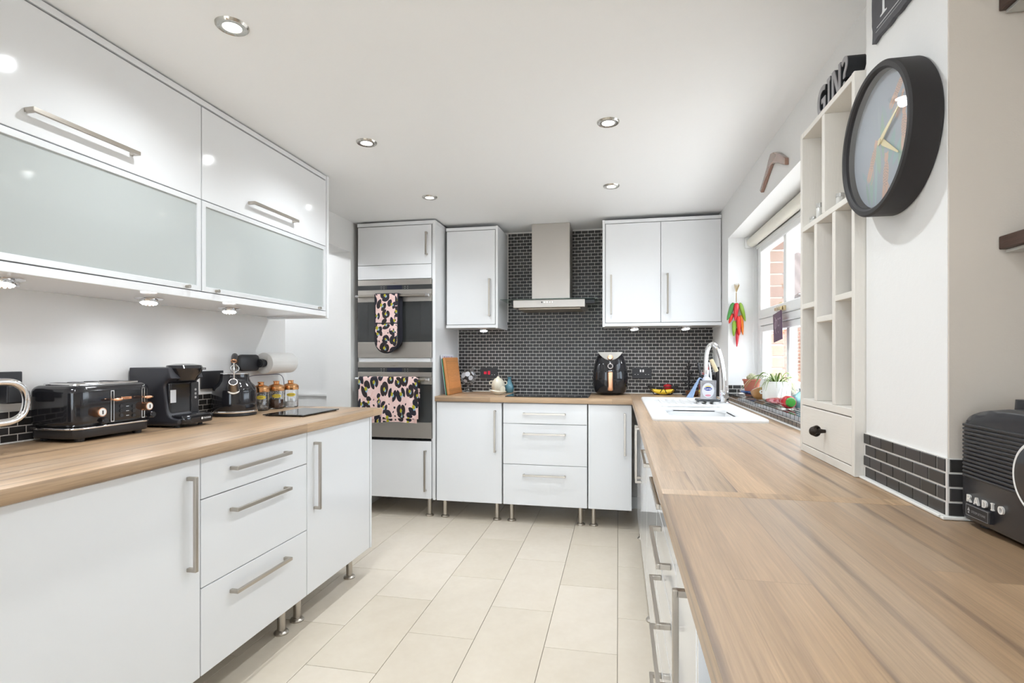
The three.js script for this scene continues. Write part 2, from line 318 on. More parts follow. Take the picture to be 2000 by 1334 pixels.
{ // window sill: two courses up from the worktop, tiled top, two courses on the far jamb
  part(wallRight, 'grout', [bx(XR - 0.004, XR, TOP, WY0 - 0.0055, WZ0, WZ1), bx(XR - 0.004, XW + 0.02, WY0 - 0.008, WY0 - 0.004, WZ0, WZ1), bx(XR, XW, WY0 - 0.004, WY0 + 0.05, WZ0, WZ0 + 0.004)], GROUT);
  tilesOn(wallRight, { u0: -WZ1, u1: -WZ0, v0: TOP + 0.001, rows: 2, name: 'sill_tile', glaze: SILLGLAZE, put: (u, v) => ({ p: V(XR - 0.0035, v, -u), r: [0, -Math.PI / 2, 0] }) });
  tilesOn(wallRight, { u0: -WZ1, u1: -WZ0 - 0.006, v0: XR - 0.006, rows: 7, name: 'sill_tile', glaze: SILLGLAZE, put: (u, v) => ({ p: V(v, WY0 - 0.0055, -u), r: [-Math.PI / 2, 0, Math.PI / 2] }) });
  tilesOn(wallRight, { u0: XR + 0.001, u1: XW, v0: WY0 - 0.001, rows: 2, name: 'sill_tile', put: (u, v) => ({ p: V(u, v, WZ0 + 0.0035), r: [0, 0, 0] }) });
  part(wallRight, 'silicone', bx(XR - 0.016, XR - 0.003, TOP + 0.0002, TOP + 0.005, WZ0 - 0.5, WZ1, 0.002, 1), SILICONE);
}
{ // outer brick leaf: far reveal built brick by brick
  const BR = [[0.26, 0.13, 0.085], [0.29, 0.155, 0.10], [0.24, 0.12, 0.08], [0.31, 0.18, 0.125]].map((c) => M({ color: rgb(...c), roughness: 0.92, bumpMap: plaster, bumpScale: 0.003 }));
  const leaf = struct('wall_outside', [bx(XO - 0.09, XO - 0.012, -0.4, CH + 0.6, -9, WZ0 + 0.05), bx(XO - 0.09, XO - 0.012, WY1 - 0.02, CH + 0.6, WZ0 + 0.05, WZ1), bx(XO - 0.09, XO - 0.012, -0.4, WY0 - 0.06, WZ0 + 0.05, WZ1), bx(XO - 0.09, XO - 0.012, -0.4, CH + 0.6, WZ1, ZREAR)], M({ color: rgb(0.5, 0.46, 0.4), roughness: 0.95 }), 'red brick outer leaf of the house wall');
  for (let r = 0; r < 15; r++) {
    const y = WY0 - 0.06 + r * 0.075, len = r % 2 ? 0.215 : 0.1025;
    part(leaf, 'brick', metric(bx(XO - 0.088, XO + rr(-0.003, 0.004), y, y + 0.065, WZ0 + 0.05 - len, WZ0 + 0.056 + rr(-0.002, 0.002), 0.004, 1)), BR[Math.floor(rnd() * 4)]);
  }
  // neighbour's house, far beyond the window
  const hs = placed('neighbour_house', 'red brick house with a brown pantile roof outside the window', 'house', [5, -0.4, -13]);
  const bt = canvasTex(512, 512, (c, w, h) => { c.fillStyle = '#b9a591'; c.fillRect(0, 0, w, h); for (let r = 0; r < 32; r++) for (let k = -1; k < 11; k++) { const v = rr(-14, 14); c.fillStyle = `rgb(${178 + v},${126 + v},${102 + v})`; c.fillRect(k * 51.2 + (r % 2) * 25.6 + 2, r * 16 + 2, 47, 12); } });
  bt.wrapS = bt.wrapT = THREE.RepeatWrapping; bt.repeat.set(1 / 2.25, 1 / 2.4);
  const BRICKFAR = M({ map: bt, color: rgb(0.34, 0.34, 0.34), roughness: 0.95 });
  wpart(hs, 'wall', metric(bx(1.6, 9, -0.4, 2.5, -15.5, -12.2)), BRICKFAR);
  wpart(hs, 'gable', metric(poly([[-15.5, 2.5], [-12.2, 2.5], [-13.85, 3.55]], 0.25).rotateY(-Math.PI / 2).scale(1, 1, 1).translate(1.9, 0, 0)), BRICKFAR);
  const rows = [];
  for (let r = 0; r < 9; r++) {
    const z0 = -12.05 - r * 0.2, z1 = z0 - 0.26, y0 = 2.46 + r * 0.127, y1 = y0 + 0.165;
    rows.push(sheet((u, v) => { const x = 1.5 + u * 7.6, wv = 0.035 * Math.sin(x * 2 * Math.PI / 0.26); return V(x, y0 + (y1 - y0) * v + wv + 0.02, z0 + (z1 - z0) * v); }, 230, 1, 0.025));
  }
  rows.push(bx(1.5, 9.1, 2.4, 2.5, -15.6, -12.1));
  const rf = wpart(hs, 'roof_tiles', rows, M({ color: rgb(0.075, 0.052, 0.044), roughness: 0.85 })); rf.userData.kind = 'stuff';
  const gr = struct('ground_outside', [bx(XO, 40, -0.5, -0.4, -40, 30), bx(-30, XO, -0.5, -0.16, ZREAR + T, 30)], GROUND, 'ground out of view outside, paled to bounce light indoors');  // outside ground kept pale so it bounces light up to the ceiling
}
// ------------------------------------------------------------------ kitchen window
{
  const w = thing('window_1', 'white framed kitchen window with glazing bars', 'window', [XW, 0, 0]); delete w.userData.category; w.userData.kind = 'structure';
  const f = 0.062, D = 0.06, ym = 1.405;
  part(w, 'frame', [bx(0, D, WY0, WY1, WZ0, WZ0 + f, 0.006), bx(0, D, WY0, WY1, WZ1 - f, WZ1, 0.006), bx(0, D, WY1 - f, WY1, WZ0 + f - 0.004, WZ1 - f + 0.004, 0.006), bx(0, D, WY0, WY0 + f, WZ0 + f - 0.004, WZ1 - f + 0.004, 0.006)], UPVC);
  part(w, 'transom', bx(-0.004, D, ym - 0.022, ym + 0.02, WZ0 + f, WZ1 - f, 0.006), UPVC);
  const sash = (name, y0, y1, s, x0) => {
    const a = WZ0 + f, b = WZ1 - f;
    const m = part(w, name, [bx(x0, x0 + 0.05, y0, y1, a, a + s, 0.008), bx(x0, x0 + 0.05, y0, y1, b - s, b, 0.008), bx(x0, x0 + 0.05, y0, y0 + s, a + s - 0.004, b - s + 0.004, 0.008), bx(x0, x0 + 0.05, y1 - s, y1, a + s - 0.004, b - s + 0.004, 0.008)], UPVC);
    for (const z of [-3.10, -2.67, -2.24]) part(m, 'glazing_bar', bx(x0 + 0.004, x0 + 0.046, y0 + s - 0.003, y1 - s + 0.003, z - 0.024, z + 0.024, 0.006), UPVC);
    const zs = [a + s, -3.124, -3.076, -2.694, -2.646, -2.264, -2.216, b - s];
    for (let k = 0; k < 4; k++) part(m, 'pane', bx(x0 + 0.022, x0 + 0.026, y0 + s - 0.005, y1 - s + 0.005, zs[2 * k] - 0.004, zs[2 * k + 1] + 0.004), GLASS);
    return m;
  };
  const up = sash('upper_sash', ym + 0.02, WY1 - f, 0.058, -0.012); sash('lower_sash', WY0 + f, ym - 0.022, 0.04, 0.004);
  part(up, 'catch', [bx(-0.026, -0.010, 1.437, 1.462, -3.13, -3.06, 0.004), bx(-0.040, -0.026, 1.440, 1.458, -3.18, -3.07, 0.005)], M({ color: rgb(0.62, 0.50, 0.30), metalness: 0.9, roughness: 0.3 }));
}
{ // rolled blind under the head of the recess
  const b = placed('roller_blind', 'cream fabric roller blind rolled up above the window', 'blind', [0.845, WY1, -2.8]);
  wpart(b, 'roll', cyl(0.031, 0.031, WZ1 - WZ0 - 0.05, 32).rotateX(Math.PI / 2).translate(0.845, WY1 - 0.036, (WZ0 + WZ1) / 2), M({ color: rgb(0.78, 0.745, 0.66), roughness: 0.8 }));
  wpart(b, 'end_bracket', bx(0.805, 0.885, WY1 - 0.07, WY1 - 0.0005, WZ0 + 0.006, WZ0 + 0.022, 0.003), WHITEPL);
  wpart(b, 'bottom_bar', bx(0.868, 0.880, WY1 - 0.085, WY1 - 0.062, WZ0 + 0.03, WZ1 - 0.03, 0.004), WHITEPL);
  wpart(b, 'cord', [tube([[0.852, WY1 - 0.05, WZ0 + 0.03], [0.852, 1.5, WZ0 + 0.032], [0.856, 1.13, WZ0 + 0.034], [0.866, 1.09, WZ0 + 0.04], [0.872, 1.13, WZ0 + 0.034], [0.872, 1.5, WZ0 + 0.032], [0.872, WY1 - 0.05, WZ0 + 0.03]], 0.0014, 60, 6)], WHITEPL);
}

// ------------------------------------------------------------------ fitted furniture
const FACE = { back: 0, left: Math.PI / 2, right: -Math.PI / 2 };
function handle(parent, dir, x, y, len, z = 0, mat = NICKEL) {
  const s = 0.013, pr = 0.034, h = len / 2;
  const g = dir === 'v'
    ? [bx(x - s / 2, x + s / 2, y - h, y + h, z + pr - 0.010, z + pr, 0.0015, 1), bx(x - s / 2, x + s / 2, y - h, y - h + 0.012, z, z + pr - 0.006, 0.0015, 1), bx(x - s / 2, x + s / 2, y + h - 0.012, y + h, z, z + pr - 0.006, 0.0015, 1)]
    : [bx(x - h, x + h, y - s / 2, y + s / 2, z + pr - 0.010, z + pr, 0.0015, 1), bx(x - h, x - h + 0.012, y - s / 2, y + s / 2, z, z + pr - 0.006, 0.0015, 1), bx(x + h - 0.012, x + h, y - s / 2, y + s / 2, z, z + pr - 0.006, 0.0015, 1)];
  return part(parent, 'handle', g, mat);
}
function front(parent, name, x0, x1, y0, y1, h) {
  const g = 0.0016, m = part(parent, name, bx(x0 + g, x1 - g, y0 + g, y1 - g, -0.018, 0, 0.0022, 2), GLOSS);
  if (h) handle(m, ...h);
  return m;
}
function leg(parent, x, z, y1) { part(parent, 'leg', [lathe([[0.0001, 0], [0.030, 0], [0.031, 0.006], [0.026, 0.013], [0.019, 0.017], [0.0001, 0.017]], 28).translate(x, 0, z), cyl(0.0165, 0.0165, y1 - 0.015, 24).translate(x, 0.015 + (y1 - 0.015) / 2, z)], NICKEL); }
function unit(name, label, group, { face, at, w, d, y0, y1, fronts, legs = [], cat = 'cabinet' }) {
  const u = thing(name, label, cat, at, FACE[face], group);
  part(u, 'body', bx(0.001, w - 0.001, y0 + 0.001, y1, -d, -0.020), CARC);
  for (const f of fronts) front(u, ...f);
  for (const [x, z] of legs) leg(u, x, z, y0 + 0.002);
  return u;
}
const CY0 = 0.142, CY1 = 0.861, FB = -3.72, FL = -1.335, FR = 0.122;
// left run
unit('base_cabinet', 'white gloss cabinet with one tall door under the toaster', 'white base cabinets', { face: 'left', at: [FL, 0, -0.902], w: 0.600, d: 0.60, y0: CY0, y1: CY1, fronts: [['door', 0, 0.6, CY0, CY1 - 0.003, ['v', 0.548, 0.658, 0.30]]], legs: [[0.07, -0.085], [0.07, -0.5]] });
unit('base_cabinet', 'white gloss cabinet of three drawers under the coffee machine', 'white base cabinets', { face: 'left', at: [FL, 0, -1.503], w: 0.603, d: 0.60, y0: CY0, y1: CY1, legs: [[0.545, -0.085], [0.07, -0.5], [0.545, -0.5]],
  fronts: [['drawer', 0, 0.603, 0.720, CY1 - 0.003, ['h', 0.29, 0.797, 0.318]], ['drawer', 0, 0.603, 0.430, 0.720, ['h', 0.29, 0.652, 0.318]], ['drawer', 0, 0.603, CY0, 0.430, ['h', 0.29, 0.366, 0.318]]] });
unit('base_cabinet', 'white gloss end cabinet with a door under the jars', 'white base cabinets', { face: 'left', at: [FL, 0, -2.107], w: 0.597, d: 0.60, y0: CY0, y1: CY1, fronts: [['door', 0, 0.597, CY0, CY1 - 0.003, ['v', 0.055, 0.657, 0.30]]], legs: [[0.055, -0.085], [0.53, -0.085], [0.055, -0.5], [0.53, -0.5]] });
{
  const g = unit('base_cabinet', 'white gloss cabinet beside the near end of the toaster cabinet', 'white base cabinets', { face: 'left', at: [FL, 0, -0.30], w: 0.600, d: 0.60, y0: CY0, y1: CY1, fronts: [['door', 0, 0.6, CY0, CY1 - 0.003, ['v', 0.055, 0.658, 0.30]]], legs: [[0.07, -0.085], [0.07, -0.5]] });
  single('end_panel', 'white panel closing the left base cabinets beside the oven', 'panel', bx(-0.30, 0.30, CY0 - 0.002, CY1, -0.009, 0.009, 0.0015, 1), GLOSS, [-1.633, 0, -2.716]);
}
// back run
unit('base_cabinet', 'white gloss cabinet with a door under the chopping boards', 'white base cabinets', { face: 'back', at: [-1.315, 0, FB], w: 0.497, d: 0.55, y0: 0.134, y1: CY1, fronts: [['door', 0.006, 0.497, 0.134, CY1 - 0.004, ['v', 0.449, 0.655, 0.30]]], legs: [[0.05, -0.07], [0.447, -0.07], [0.05, -0.48], [0.447, -0.48]] });
unit('base_cabinet', 'white gloss cabinet of three drawers under the hob', 'white base cabinets', { face: 'back', at: [-0.810, 0, FB], w: 0.598, d: 0.55, y0: 0.134, y1: CY1, legs: [[0.05, -0.07], [0.547, -0.07], [0.05, -0.48], [0.547, -0.48]],
  fronts: [['drawer', 0, 0.598, 0.712, CY1 - 0.004, ['h', 0.298, 0.786, 0.30]], ['drawer', 0, 0.598, 0.423, 0.712, ['h', 0.298, 0.643, 0.30]], ['drawer', 0, 0.598, 0.134, 0.423, ['h', 0.298, 0.352, 0.30]]] });
unit('base_cabinet', 'narrow white gloss cabinet under the air fryer', 'white base cabinets', { face: 'back', at: [-0.207, 0, FB], w: 0.297, d: 0.55, y0: 0.134, y1: CY1, fronts: [['door', 0, 0.297, 0.134, CY1 - 0.004, ['v', 0.249, 0.658, 0.288]]], legs: [[0.035, -0.07], [0.26, -0.48]] });
// tall oven housing
{
  const x0 = -1.938, x1 = -1.336, w = x1 - x0, u = thing('oven_housing', 'tall white gloss cabinet housing the two ovens', 'cabinet', [x0, 0, FB]);
  part(u, 'body', [bx(0, 0.018, 0.142, 2.19, -0.55, -0.02), bx(w - 0.02, w - 0.002, 0.142, 2.19, -0.55, -0.02), bx(0.018, w - 0.02, 0.142, 0.56, -0.55, -0.021), bx(0.018, w - 0.02, 1.764, 2.19, -0.55, -0.021), bx(0.018, w - 0.02, 0.56, 1.764, -0.55, -0.50), bx(0.018, w - 0.02, 1.150, 1.178, -0.5, -0.004)], CARC);
  part(u, 'top_rail', bx(0, w + 0.02, 2.166, 2.192, -0.55, 0.002, 0.0015, 1), GLOSS);
  front(u, 'door', 0.004, w - 0.012, 1.873, 2.163, ['v', w - 0.045, 2.02, 0.168]);
  front(u, 'filler_panel', 0.004, w - 0.012, 1.766, 1.873);
  front(u, 'door', 0.004, w - 0.012, 0.140, 0.566, ['v', w - 0.055, 0.35, 0.30]);
  for (const [x, z] of [[0.05, -0.07], [w - 0.05, -0.07], [0.05, -0.48], [w - 0.05, -0.48]]) leg(u, x, z, 0.144);
  part(u, 'side_panel', bx(w - 0.002, w + 0.018, 0.136, 2.192, -0.555, 0.0, 0.0015, 1), GLOSS);
}
function oven(label, y0, y1, text) {
  const w = 0.586, h = y1 - y0, o = thing('built_in_oven', label, 'oven', [-1.932, y0, FB]);
  const DG = M({ color: rgb(0.035, 0.037, 0.037), roughness: 0.06, clearcoat: 0.5 });
  part(o, 'body', bx(0.012, w - 0.012, 0.006, h - 0.006, -0.49, -0.022), BLACKMATT);
  part(o, 'control_panel', bx(0, w, h - 0.042, h, -0.02, 0.002, 0.002, 1), STEEL); part(o, 'vent_panel', bx(0, w, h - 0.112, h - 0.075, -0.02, 0.002, 0.002, 1), STEEL);
  const dsp = part(o, 'control_glass', bx(0, w, h - 0.076, h - 0.041, -0.02, 0.0015), DG);
  part(dsp, 'display', bx(0.235, 0.355, h - 0.073, h - 0.044, 0.0016, 0.0022), M({ color: rgb(0.012, 0.014, 0.03), roughness: 0.1 }));
  part(dsp, 'touch_mark', [0.19, 0.212, 0.378, 0.40].flatMap((x) => [h - 0.053, h - 0.067].map((y) => bx(x - 0.003, x + 0.003, y - 0.0012, y + 0.0012, 0.0016, 0.0021))), M({ color: rgb(0.5, 0.5, 0.5), roughness: 0.5 })).userData.kind = 'stuff';
  const dy1 = h - 0.114;
  part(o, 'door_panel', bx(0, w, 0, 0.118, -0.02, 0.004, 0.002, 1), STEEL); part(o, 'door_rail', bx(0, w, dy1 - 0.052, dy1, -0.02, 0.004, 0.002, 1), STEEL);
  const gl = part(o, 'door_glass', bx(0, w, 0.118, dy1 - 0.052, -0.02, 0.003), DG);
  for (const x of [0.085, 0.50]) part(gl, 'inner_edge', bx(x, x + 0.0015, 0.13, dy1 - 0.06, 0.003, 0.0034), BLACKMATT);
  const H = part(o, 'handle', [cyl(0.0095, 0.0095, w - 0.03, 20).rotateZ(Math.PI / 2).translate(w / 2, dy1 - 0.012, 0.045)], NICKEL);
  for (const x of [0.018, w - 0.018]) part(H, 'handle_end', cyl(0.011, 0.011, 0.026, 16).rotateZ(Math.PI / 2).translate(x, dy1 - 0.012, 0.045), CHROME);
  for (const x of [0.03, w - 0.03]) part(H, 'bracket', bx(x - 0.007, x + 0.007, dy1 - 0.018, dy1 - 0.006, 0.003, 0.045, 0.002, 1), CHROME);
  const lt = canvasTex(512, 48, (c) => { c.fillStyle = '#b0a596'; c.fillRect(0, 0, 512, 48); c.fillStyle = '#4a443c'; c.font = 'bold 34px sans-serif'; c.textAlign = 'center'; c.fillText(text, 256, 36); });
  part(o, 'badge', bx(w / 2 - 0.032, w / 2 + 0.032, h - 0.030, h - 0.024, 0.002, 0.0024), M({ map: lt, metalness: 0.6, roughness: 0.4 }));
  return o;
}
oven('stainless steel built-in oven with an oven glove on its handle', 1.180, 1.763, 'Electrolux');
oven('stainless steel built-in oven with a tea towel on its handle', 0.586, 1.149, 'Electrolux');
// worktops
function worktop(name, label, pts, at, grain, off) { // plan outline in x, -z; square-nosed with a small radius
  const g = poly(pts.map(([x, z]) => [x, -z]), 0.038, 0.003, 2).rotateX(-Math.PI / 2).translate(0, TOP - 0.038, 0);
  const geo = metric(toCreasedNormals(flat(g), 0.6), grain, off); geo.translate(-at[0], -at[1], -at[2]);
  return single(name, label, 'worktop', geo, WOODTOP, at);
}
worktop('worktop', 'oak laminate worktop carrying the toaster and kettle', [[XL + 0.0005, -0.30], [-1.31, -0.30], [-1.31, -2.806], [XL + 0.0005, -2.806]], [-1.64, TOP - 0.038, -1.55], 'z', [0.3, 0.1]);
worktop('worktop', 'oak laminate worktop with the hob and air fryer', [[-1.3155, ZB + 0.0005], [0.09, ZB + 0.0005], [0.09, -3.70], [-1.3155, -3.70]], [-0.6, TOP - 0.038, -4.0], 'x', [0.9, 0.37]);
const SK = { x0: 0.150, x1: 0.640, z0: -3.72, z1: -2.46 };
{ // sink run: real cut-out for the bowl
  const outer = new THREE.Shape([[0.09, 4.2795], [XR - 0.0045, 4.2795], [XR - 0.0045, 1.16], [0.09, 1.16]].map(([x, y]) => new THREE.Vector2(x, y)));
  outer.holes.push(new THREE.Path([[SK.x0 + 0.02, -SK.z0 - 0.02], [SK.x0 + 0.02, -SK.z1 + 0.02], [SK.x1 - 0.02, -SK.z1 + 0.02], [SK.x1 - 0.02, -SK.z0 - 0.02]].map(([x, y]) => new THREE.Vector2(x, y))));
  const g = metric(toCreasedNormals(flat(poly(outer, 0.038, 0.003, 2).rotateX(-Math.PI / 2)), 0.6), 'z', [1.2, 0.05]);
  // the pier stands on the slab: keep the wall-side strip clear of it
  single('worktop', 'oak laminate worktop holding the white sink by the window', 'worktop', g, WOODTOP, [0, TOP - 0.038, 0]);
}
worktop('worktop', 'oak laminate worktop under the black radio', [[0.09, -1.1595], [XP - 0.0045, -1.1595], [XP - 0.0045, ZP1 + 0.0045], [XA - 0.0005, ZP1 + 0.0045], [XA - 0.0005, 0.45], [0.09, 0.45]], [0.4, TOP - 0.038, -0.4], 'z', [2.1, 0.23]);
// right run (fronts face the room)
unit('sink_cabinet', 'white gloss double door cabinet under the sink', 'white base cabinets', { face: 'right', at: [FR, 0, -3.62], w: 1.22, d: 0.05, y0: CY0, y1: CY1, fronts: [['door', 0, 0.61, CY0, CY1 - 0.004, ['v', 0.56, 0.655, 0.30]], ['door', 0.61, 1.22, CY0, CY1 - 0.004, ['v', 0.665, 0.655, 0.30]]], legs: [[0.06, -0.03], [1.15, -0.03]] });
unit('base_cabinet', 'white gloss appliance front with one top handle beside the sink cabinet', 'white base cabinets', { face: 'right', at: [FR, 0, -2.398], w: 0.598, d: 0.54, y0: CY0, y1: CY1, fronts: [['door', 0, 0.598, CY0, CY1 - 0.004, ['h', 0.30, 0.80, 0.30]]], legs: [[0.06, -0.07], [0.54, -0.07]] });
unit('base_cabinet', 'white gloss cabinet of five shallow drawers under the shelf unit', 'white base cabinets', { face: 'right', at: [FR, 0, -1.798], w: 0.60, d: 0.44, y0: CY0, y1: CY1, legs: [[0.06, -0.07], [0.54, -0.07]],
  fronts: [0, 1, 2, 3, 4].map((k) => ['drawer', 0, 0.60, CY0 + k * 0.143, CY0 + (k + 1) * 0.143 - (k === 4 ? 0.003 : 0), ['h', 0.335, CY0 + (k + 1) * 0.143 - 0.028, 0.30]]) });
unit('base_cabinet', 'narrow white gloss cabinet with a long upright handle beside the bottle rack', 'white base cabinets', { face: 'right', at: [FR, 0, -1.196], w: 0.30, d: 0.44, y0: CY0, y1: CY1, fronts: [['door', 0, 0.30, CY0, CY1 - 0.004, ['v', 0.272, 0.58, 0.44]]], legs: [[0.05, -0.07]] });
{ // open rack
  const r = thing('bottle_rack', 'open white shelf unit under the near worktop', 'shelf', [FR, 0, -0.894], FACE.right), w = 0.30;
  part(r, 'body', [bx(0, 0.018, CY0, CY1, -0.54, -0.001), bx(w - 0.018, w, CY0, CY1, -0.54, -0.001), bx(0.018, w - 0.018, CY0, CY0 + 0.018, -0.54, -0.002), bx(0.018, w - 0.018, CY0 + 0.018, CY1, -0.54, -0.53)], GLOSS);
  for (const y of [0.30, 0.45, 0.60, 0.74]) part(r, 'shelf', bx(0.018, w - 0.018, y, y + 0.014, -0.53, -0.003), GLOSS);
  leg(r, 0.05, -0.07, CY0 + 0.002); leg(r, 0.25, -0.07, CY0 + 0.002);
  for (const [y, t] of [[0.754, 'dark bottle lying on the top shelf of the open rack'], [0.614, 'dark bottle lying on the second shelf of the open rack']]) {
    const b = thing('bottle', t, 'bottle', [FR + 0.012, y + 0.0355, -0.815], 0, 'bottles in the open rack');
    part(b, 'glass', lathe([[0.0001, 0], [0.035, 0], [0.035, 0.19], [0.014, 0.24], [0.014, 0.30], [0.0001, 0.30]], 24).rotateZ(-Math.PI / 2), BLACKGLOSS);
    part(b, 'foil', cyl(0.015, 0.015, 0.05, 20).rotateZ(-Math.PI / 2).translate(0.277, 0, 0), BLACKPLASTIC);
  }
}
unit('base_cabinet', 'white gloss cabinet with a door on the near side of the bottle rack', 'white base cabinets', { face: 'right', at: [FR, 0, -0.592], w: 0.60, d: 0.54, y0: CY0, y1: CY1, fronts: [['door', 0, 0.60, CY0, CY1 - 0.004, ['v', 0.55, 0.658, 0.30]]], legs: [[0.06, -0.07], [0.54, -0.07]] });

// wall cabinets over the back worktop
function wallUnit(label, x0, x1, doors, endR, endL) {
  const w = x1 - x0, FW = -3.92, u = thing('wall_cabinet', label, 'cabinet', [x0, 0, FW], 0, 'white wall cabinets');
  part(u, 'body', bx(0.001, w - 0.001, 1.43, 2.17, -0.352, -0.02), CARC);
  part(u, 'cornice', bx(0, w, 2.152, 2.176, -0.352, 0.002, 0.0015, 1), GLOSS);
  part(u, 'light_rail', bx(0, w, 1.408, 1.430, -0.352, 0.002, 0.0015, 1), GLOSS);
  for (const [a, b, hx] of doors) front(u, 'door', a, b, 1.432, 2.150, ['v', hx, 1.636, 0.284]);
  if (endR) part(u, 'end_panel', bx(w, w + 0.018, 1.404, 2.178, -0.352, 0.004, 0.0015, 1), GLOSS);
  if (endL) part(u, 'end_panel', bx(-0.018, 0, 1.404, 2.178, -0.352, 0.004, 0.0015, 1), GLOSS);
  return u;
}
wallUnit('white gloss wall cabinet between the oven housing and extractor hood', -1.300, -0.910, [[0.002, 0.388, 0.345]], true, false);
wallUnit('white gloss double door wall cabinet beside the window wall', -0.096, 0.704, [[0.002, 0.391, 0.044], [0.391, 0.798, 0.436]], false, true);

// wall cabinets on the left: lift-up gloss door over a frosted glass door
const FROST = M({ color: rgb(0.50, 0.53, 0.52), roughness: 0.05, specularIntensity: 1.0, ior: 1.6 });
const ALU = M({ color: rgb(0.80, 0.81, 0.82), metalness: 0.25, roughness: 0.32 });
function flapUnit(label, z0, w) {
  const u = thing('wall_cabinet', label, 'cabinet', [-1.605, 0, z0], FACE.left, 'white wall cabinets');
  part(u, 'body', bx(0.001, w - 0.001, 1.442, 2.176, -0.3695, -0.02), CARC);
  front(u, 'lift_up_door', 0, w, 1.805, 2.172, ['h', w * 0.48, 1.868, 0.335]);
  const g = 0.002, f = 0.022, y0 = 1.443, y1 = 1.805;
  const d = part(u, 'glass_door', [bx(g, f, y0 + g, y1 - g, -0.018, 0, 0.0015, 1), bx(w - f, w - g, y0 + g, y1 - g, -0.018, 0, 0.0015, 1), bx(f - 0.001, w - f + 0.001, y0 + g, y0 + f, -0.018, 0, 0.0015, 1), bx(f - 0.001, w - f + 0.001, y1 - f, y1 - g, -0.018, 0, 0.0015, 1)], ALU);
  part(d, 'frosted_pane', bx(f - 0.002, w - f + 0.002, y0 + f - 0.002, y1 - f + 0.002, -0.012, -0.006), FROST);
  for (const x of [0.075, w - 0.075]) part(d, 'knob', cyl(0.006, 0.007, 0.016, 16).rotateX(Math.PI / 2).translate(x, y0 + 0.011, 0.008), NICKEL);
  return u;
}
flapUnit('white lift-up wall cabinet with frosted glass above the toaster', -0.907, 0.904);
flapUnit('white lift-up wall cabinet with frosted glass above the kettle and jars', -1.812, 0.905);
single('cornice_strip', 'white strip along the top of the left wall cabinets', 'trim', bx(-0.185, 0.187, 0, 0.022, -0.905, 0.905, 0.0015, 1), GLOSS, [-1.79, 2.176, -1.812]);
single('light_board', 'white board under the left wall cabinets carrying small lamps', 'panel', bx(-0.1845, 0.185, 0, 0.027, -0.905, 0.905, 0.0015, 1), GLOSS, [-1.79, 1.4145, -1.812]);
single('end_panel', 'white upright panel closing the left wall cabinets beside the hall opening', 'panel', bx(-0.1845, 0.192, 0, 0.795, -0.009, 0.009, 0.0015, 1), GLOSS, [-1.79, 1.403, -2.727]);

// ------------------------------------------------------------------ lamps
const aim = (l, x, y, z) => { l.target.position.set(x, y, z); scene.add(l.target); };
const DOWN = 1.15;
function downlight(x, z, label) {
  const o = thing('ceiling_downlight', label, 'downlight', [x, CH, z], 0, 'recessed ceiling downlights');
  part(o, 'bezel', lathe([[0.0265, 0.0], [0.0275, -0.006], [0.034, -0.0045], [0.043, -0.0075], [0.0475, -0.004], [0.0485, 0]], 48), M({ color: rgb(0.55, 0.53, 0.49), metalness: 1, roughness: 0.25 }));
  part(o, 'lamp_face', lathe([[0.0001, -0.004], [0.022, -0.0035], [0.027, -0.001]], 32), LAMPGLOW);
  const s = new THREE.SpotLight(new THREE.Color(0.90, 0.96, 1), DOWN, 0, 1.35, 0.85, 2); s.position.set(0, -0.02, 0); s.castShadow = true; s.shadow.radius = 0.9; s.shadow.mapSize.set(512, 512); o.add(s);
  const tg = new THREE.Object3D(); tg.position.set(0, -1, 0); o.add(tg); s.target = tg;
  return o;
}
downlight(-1.165, -1.437, 'round steel ceiling downlight in front of the toaster cabinet');
downlight(-1.172, -2.342, 'round steel ceiling downlight in front of the end of the left wall cabinets');
downlight(-1.180, -3.224, 'round steel ceiling downlight in front of the tall oven housing');
downlight(-0.044, -1.437, 'round steel ceiling downlight opposite the clock');
downlight(-0.044, -2.345, 'round steel ceiling downlight on the sink side of the ceiling middle');
downlight(-0.042, -3.224, 'round steel ceiling downlight in front of the double wall cabinet');
downlight(-1.17, -0.4, 'added ceiling downlight out of view, lighting the near end of the left worktop');  // this one and the next are out of view, added for more light
downlight(-0.044, -0.4, 'added ceiling downlight out of view, lighting the near end of the radio worktop');
// small lamps under the wall cabinets
function puck(x, y, z, turn, label, group, I) {
  const o = thing('cabinet_lamp', label, 'lamp', [x, y, z], turn, group);
  part(o, 'base', [lathe([[0.0001, 0], [0.047, 0], [0.048, -0.004], [0.040, -0.008], [0.0001, -0.008]], 36).scale(1.15, 1, 1), bx(-0.056, -0.012, -0.020, 0, -0.022, 0.022, 0.004)], CHROME);
  const h = part(o, 'head', lathe([[0.0001, 0.014], [0.030, 0.012], [0.033, 0.0], [0.031, -0.004], [0.0285, -0.001], [0.0001, -0.001]], 32), CHROME);
  h.position.set(0.012, -0.018, 0); h.rotation.z = 0.22;
  const dots = []; for (let r = 0; r < 3; r++) for (let k = 0; k < (r ? r * 6 : 1); k++) { const a = k / Math.max(1, r * 6) * 2 * Math.PI; dots.push(new THREE.SphereGeometry(0.0046, 8, 6).translate(r * 0.0118 * Math.cos(a), -0.002, r * 0.0118 * Math.sin(a))); }
  part(h, 'diodes', dots, LEDGLOW);
  const s = new THREE.SpotLight(new THREE.Color(0.93, 0.96, 1), I, 0, 1.5, 1, 2); s.position.set(0.012, -0.034, 0); s.castShadow = true; s.shadow.radius = 1.2; o.add(s);
  const tg = new THREE.Object3D(); tg.position.set(0.02, -1, 0); o.add(tg); s.target = tg;
  return o;
}
puck(-1.735, 1.4145, -1.215, -0.9, 'chrome cabinet lamp above the mixer and toaster', 'lamps under the wall cabinets', 0.17);
